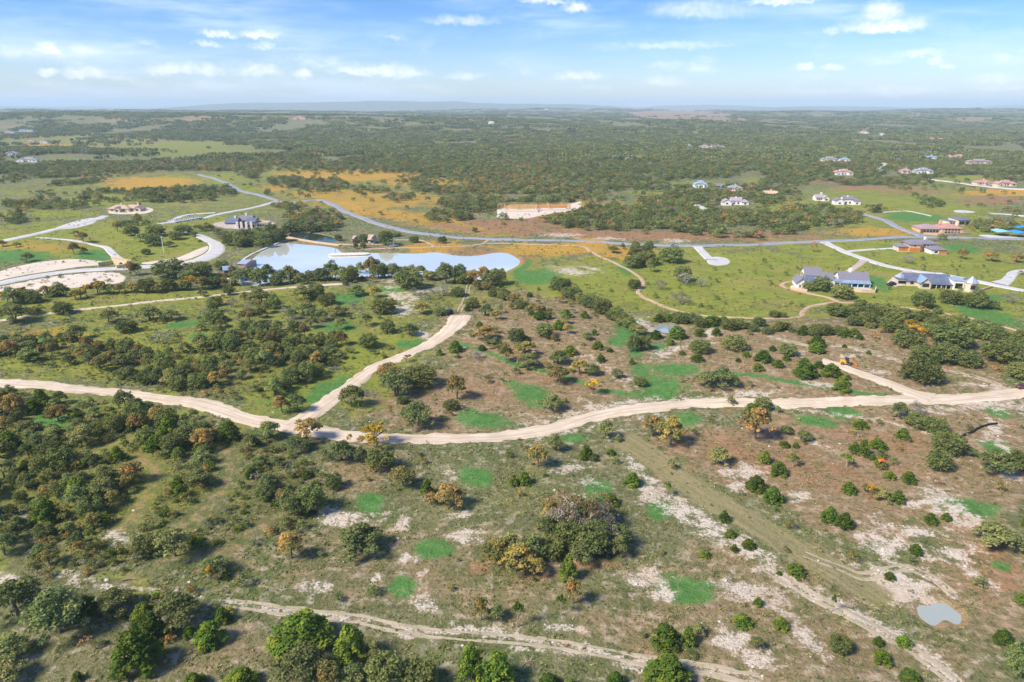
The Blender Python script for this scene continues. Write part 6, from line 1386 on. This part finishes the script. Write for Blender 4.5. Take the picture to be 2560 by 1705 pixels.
# ------------------------------------------------------------------ low brush and weeds on the near slopes
tufts = []
for v in range(6):
    q = random.Random(v + 50); lb = [(q.uniform(-.3, .3), q.uniform(-.3, .3), q.uniform(.12, .35), q.uniform(.12, .24), (v / 6 + q.random() * .3)) for _ in range(4)]
    tufts.append(foliage_mesh('brush_tuft', L['brush'], lb, .10, 26, 1300 + v, up=.1, squash=1.3))
def brush_pts(d0, d1, area, seed):
    r = np.random.default_rng(seed); n = int(.83 * (d1 ** 2 - d0 ** 2) / area)
    d = np.sqrt(d0 ** 2 + r.random(n) * (d1 ** 2 - d0 ** 2)); x = (r.random(n) * 2 - 1) * .84 * d
    px, py = project(x, d, 0 * x)
    cl = vn(x / 9, d / 9, 81) + .7 * vn(x / 3.1, d / 3.1, 82)
    wt_ = np.clip(.42 + .9 * cl, 0.02, 1)
    # thinner on bare and mown ground: look the soil up in the painted land
    j = np.clip(np.searchsorted(ys, d), 1, NR - 1); uu = x / (ys[j] * 1.02 + 45); i = np.clip(np.searchsorted(us, uu), 0, NCc - 1); vi = j * NCc + i
    wt_ *= np.clip(1 - 1.2 * MASK[5, vi], .08, 1) * np.clip(1 - .95 * MASK[4, vi], .05, 1) * np.clip(1 - .5 * MASK[6, vi], .1, 1) * np.clip(1 - .45 * MASK[0, vi], .2, 1)
    wt_ = np.clip(wt_ + .5 * MASK[7, vi], 0, 1) * (1 - .85 * STRIP[vi])
    k = r.random(n) < wt_
    x, d = x[k], d[k]
    k = np.array([not near_road(a, b, .2) for a, b in zip(x, d)])
    for zz, P in WATER.values(): k &= poly_sd(P, x, d) > .5
    return x[k], d[k], r
bx, by, bs = [], [], []
for d0, d1, area, s0, s1 in ((62, 170, .34, .35, 1.3), (170, 330, 1.3, .6, 1.9), (330, 640, 9, 1.0, 2.8)):
    x, y, r = brush_pts(d0, d1, area, int(d0)); s = s0 + (s1 - s0) * r.random(len(x)) ** 2.2
    bx.append(x); by.append(y); bs.append(s)
bx, by, bs = map(np.concatenate, (bx, by, bs))
scatter('low_brush', np.stack([bx, by, height(bx, by) - .03], 1), np.stack([bs, bs, bs * rng.uniform(.5, .95, len(bs))], 1), rng.integers(0, 6, len(bx)), tufts, 'low weeds and brush scattered over the near slopes')

# shrubs of all sizes filling the thickets and the rough left slopes
xs, ys2, ws = [], [], []
for d0, d1, area in ((95, 200, 4.5), (200, 420, 8.)):
    r = np.random.default_rng(int(d0) + 5); n = int(.83 * (d1 ** 2 - d0 ** 2) / area)
    d = np.sqrt(d0 ** 2 + r.random(n) * (d1 ** 2 - d0 ** 2)); x = (r.random(n) * 2 - 1) * .84 * d
    j = np.clip(np.searchsorted(ys, d), 1, NR - 1); i = np.clip(np.searchsorted(us, x / (ys[j] * 1.02 + 45)), 0, NCc - 1); vi = j * NCc + i
    p_ = np.clip(.85 * SCRUB[vi] + .05 + .18 * sstep(30, -120, x) * sstep(-.1, .5, vn(x / 14, d / 14, 95)), 0, 1) * np.clip(1 - 1.3 * (MASK[5, vi] + MASK[4, vi] + .6 * MASK[6, vi]), 0, 1)
    k = r.random(n) < p_; x, d = x[k], d[k]
    k = np.array([not near_road(a, b, .9) for a, b in zip(x, d)])
    for zz, P in WATER.values(): k &= poly_sd(P, x, d) > 1
    x, d = x[k], d[k]; xs.append(x); ys2.append(d); ws.append(.8 + 2.6 * r.random(len(x)) ** 1.6)
x, d, s = map(np.concatenate, (xs, ys2, ws)); r = np.random.default_rng(7)
scatter('scrub', np.stack([x, d, height(x, d) - .12], 1), np.stack([s, s, s * r.uniform(.6, 1.1, len(s))], 1), r.choice([0,1,2,3,6,7,9,10,12,15], len(s), p=[.2,.16,.16,.08,.12,.08,.06,.04,.06,.04]), lod, 'waist high scrub filling the gaps between the near trees')

# loose limestone on the pale ground
M_STONE = plain('white_limestone', (.62,.58,.51), .9, .15, 3.)
stones = []
for v in range(4):
    q = random.Random(v); mb = MB(); P8 = []
    for sx_ in (-1, 1):
        for sy_ in (-1, 1):
            for sz in (0, 1): P8.append((sx_ * q.uniform(.3, .5), sy_ * q.uniform(.25, .45), sz * q.uniform(.25, .45) - .06))
    mb.v = P8; mb.f = [(0,1,3,2),(4,6,7,5),(0,4,5,1),(2,3,7,6),(0,2,6,4),(1,5,7,3)]; stones.append(mb.mesh('loose_stone', M_STONE))
r = np.random.default_rng(91); n = 60000
d = np.sqrt(62 ** 2 + r.random(n) * (300 ** 2 - 62 ** 2)); x = (r.random(n) * 2 - 1) * .84 * d
j = np.clip(np.searchsorted(ys, d), 1, NR - 1); i = np.clip(np.searchsorted(us, x / (ys[j] * 1.02 + 45)), 0, NCc - 1); vi = j * NCc + i
k = r.random(n) < np.clip(MASK[5, vi] * .12 + .006, 0, 1) * np.clip(1 - 1.2 * MASK[4, vi], 0, 1)
x, d = x[k], d[k]; s = .15 + .6 * r.random(len(x)) ** 6
scatter('loose_limestone', np.stack([x, d, height(x, d)], 1), np.stack([s, s, s], 1), r.integers(0, 4, len(x)), stones, 'loose white limestone lying on the bare ground')

# ------------------------------------------------------------------ the air
hz = bpy.data.materials.new('pale_blue_haze'); hz.use_nodes = True
t = NT(hz.node_tree); t.n.clear()
pv = t.node('ShaderNodeVolumePrincipled'); pv.inputs['Density'].default_value = HAZE_D; pv.inputs['Color'].default_value = rgb(.64, .83, 1.0); pv.inputs['Anisotropy'].default_value = 0.
om = t.node('ShaderNodeOutputMaterial'); t.l.new(pv.outputs[0], om.inputs['Volume'])
ho = MB().box(-27000, 27000, -400, 25500, -60, 330).build('haze', hz); tag(ho, kind='stuff')
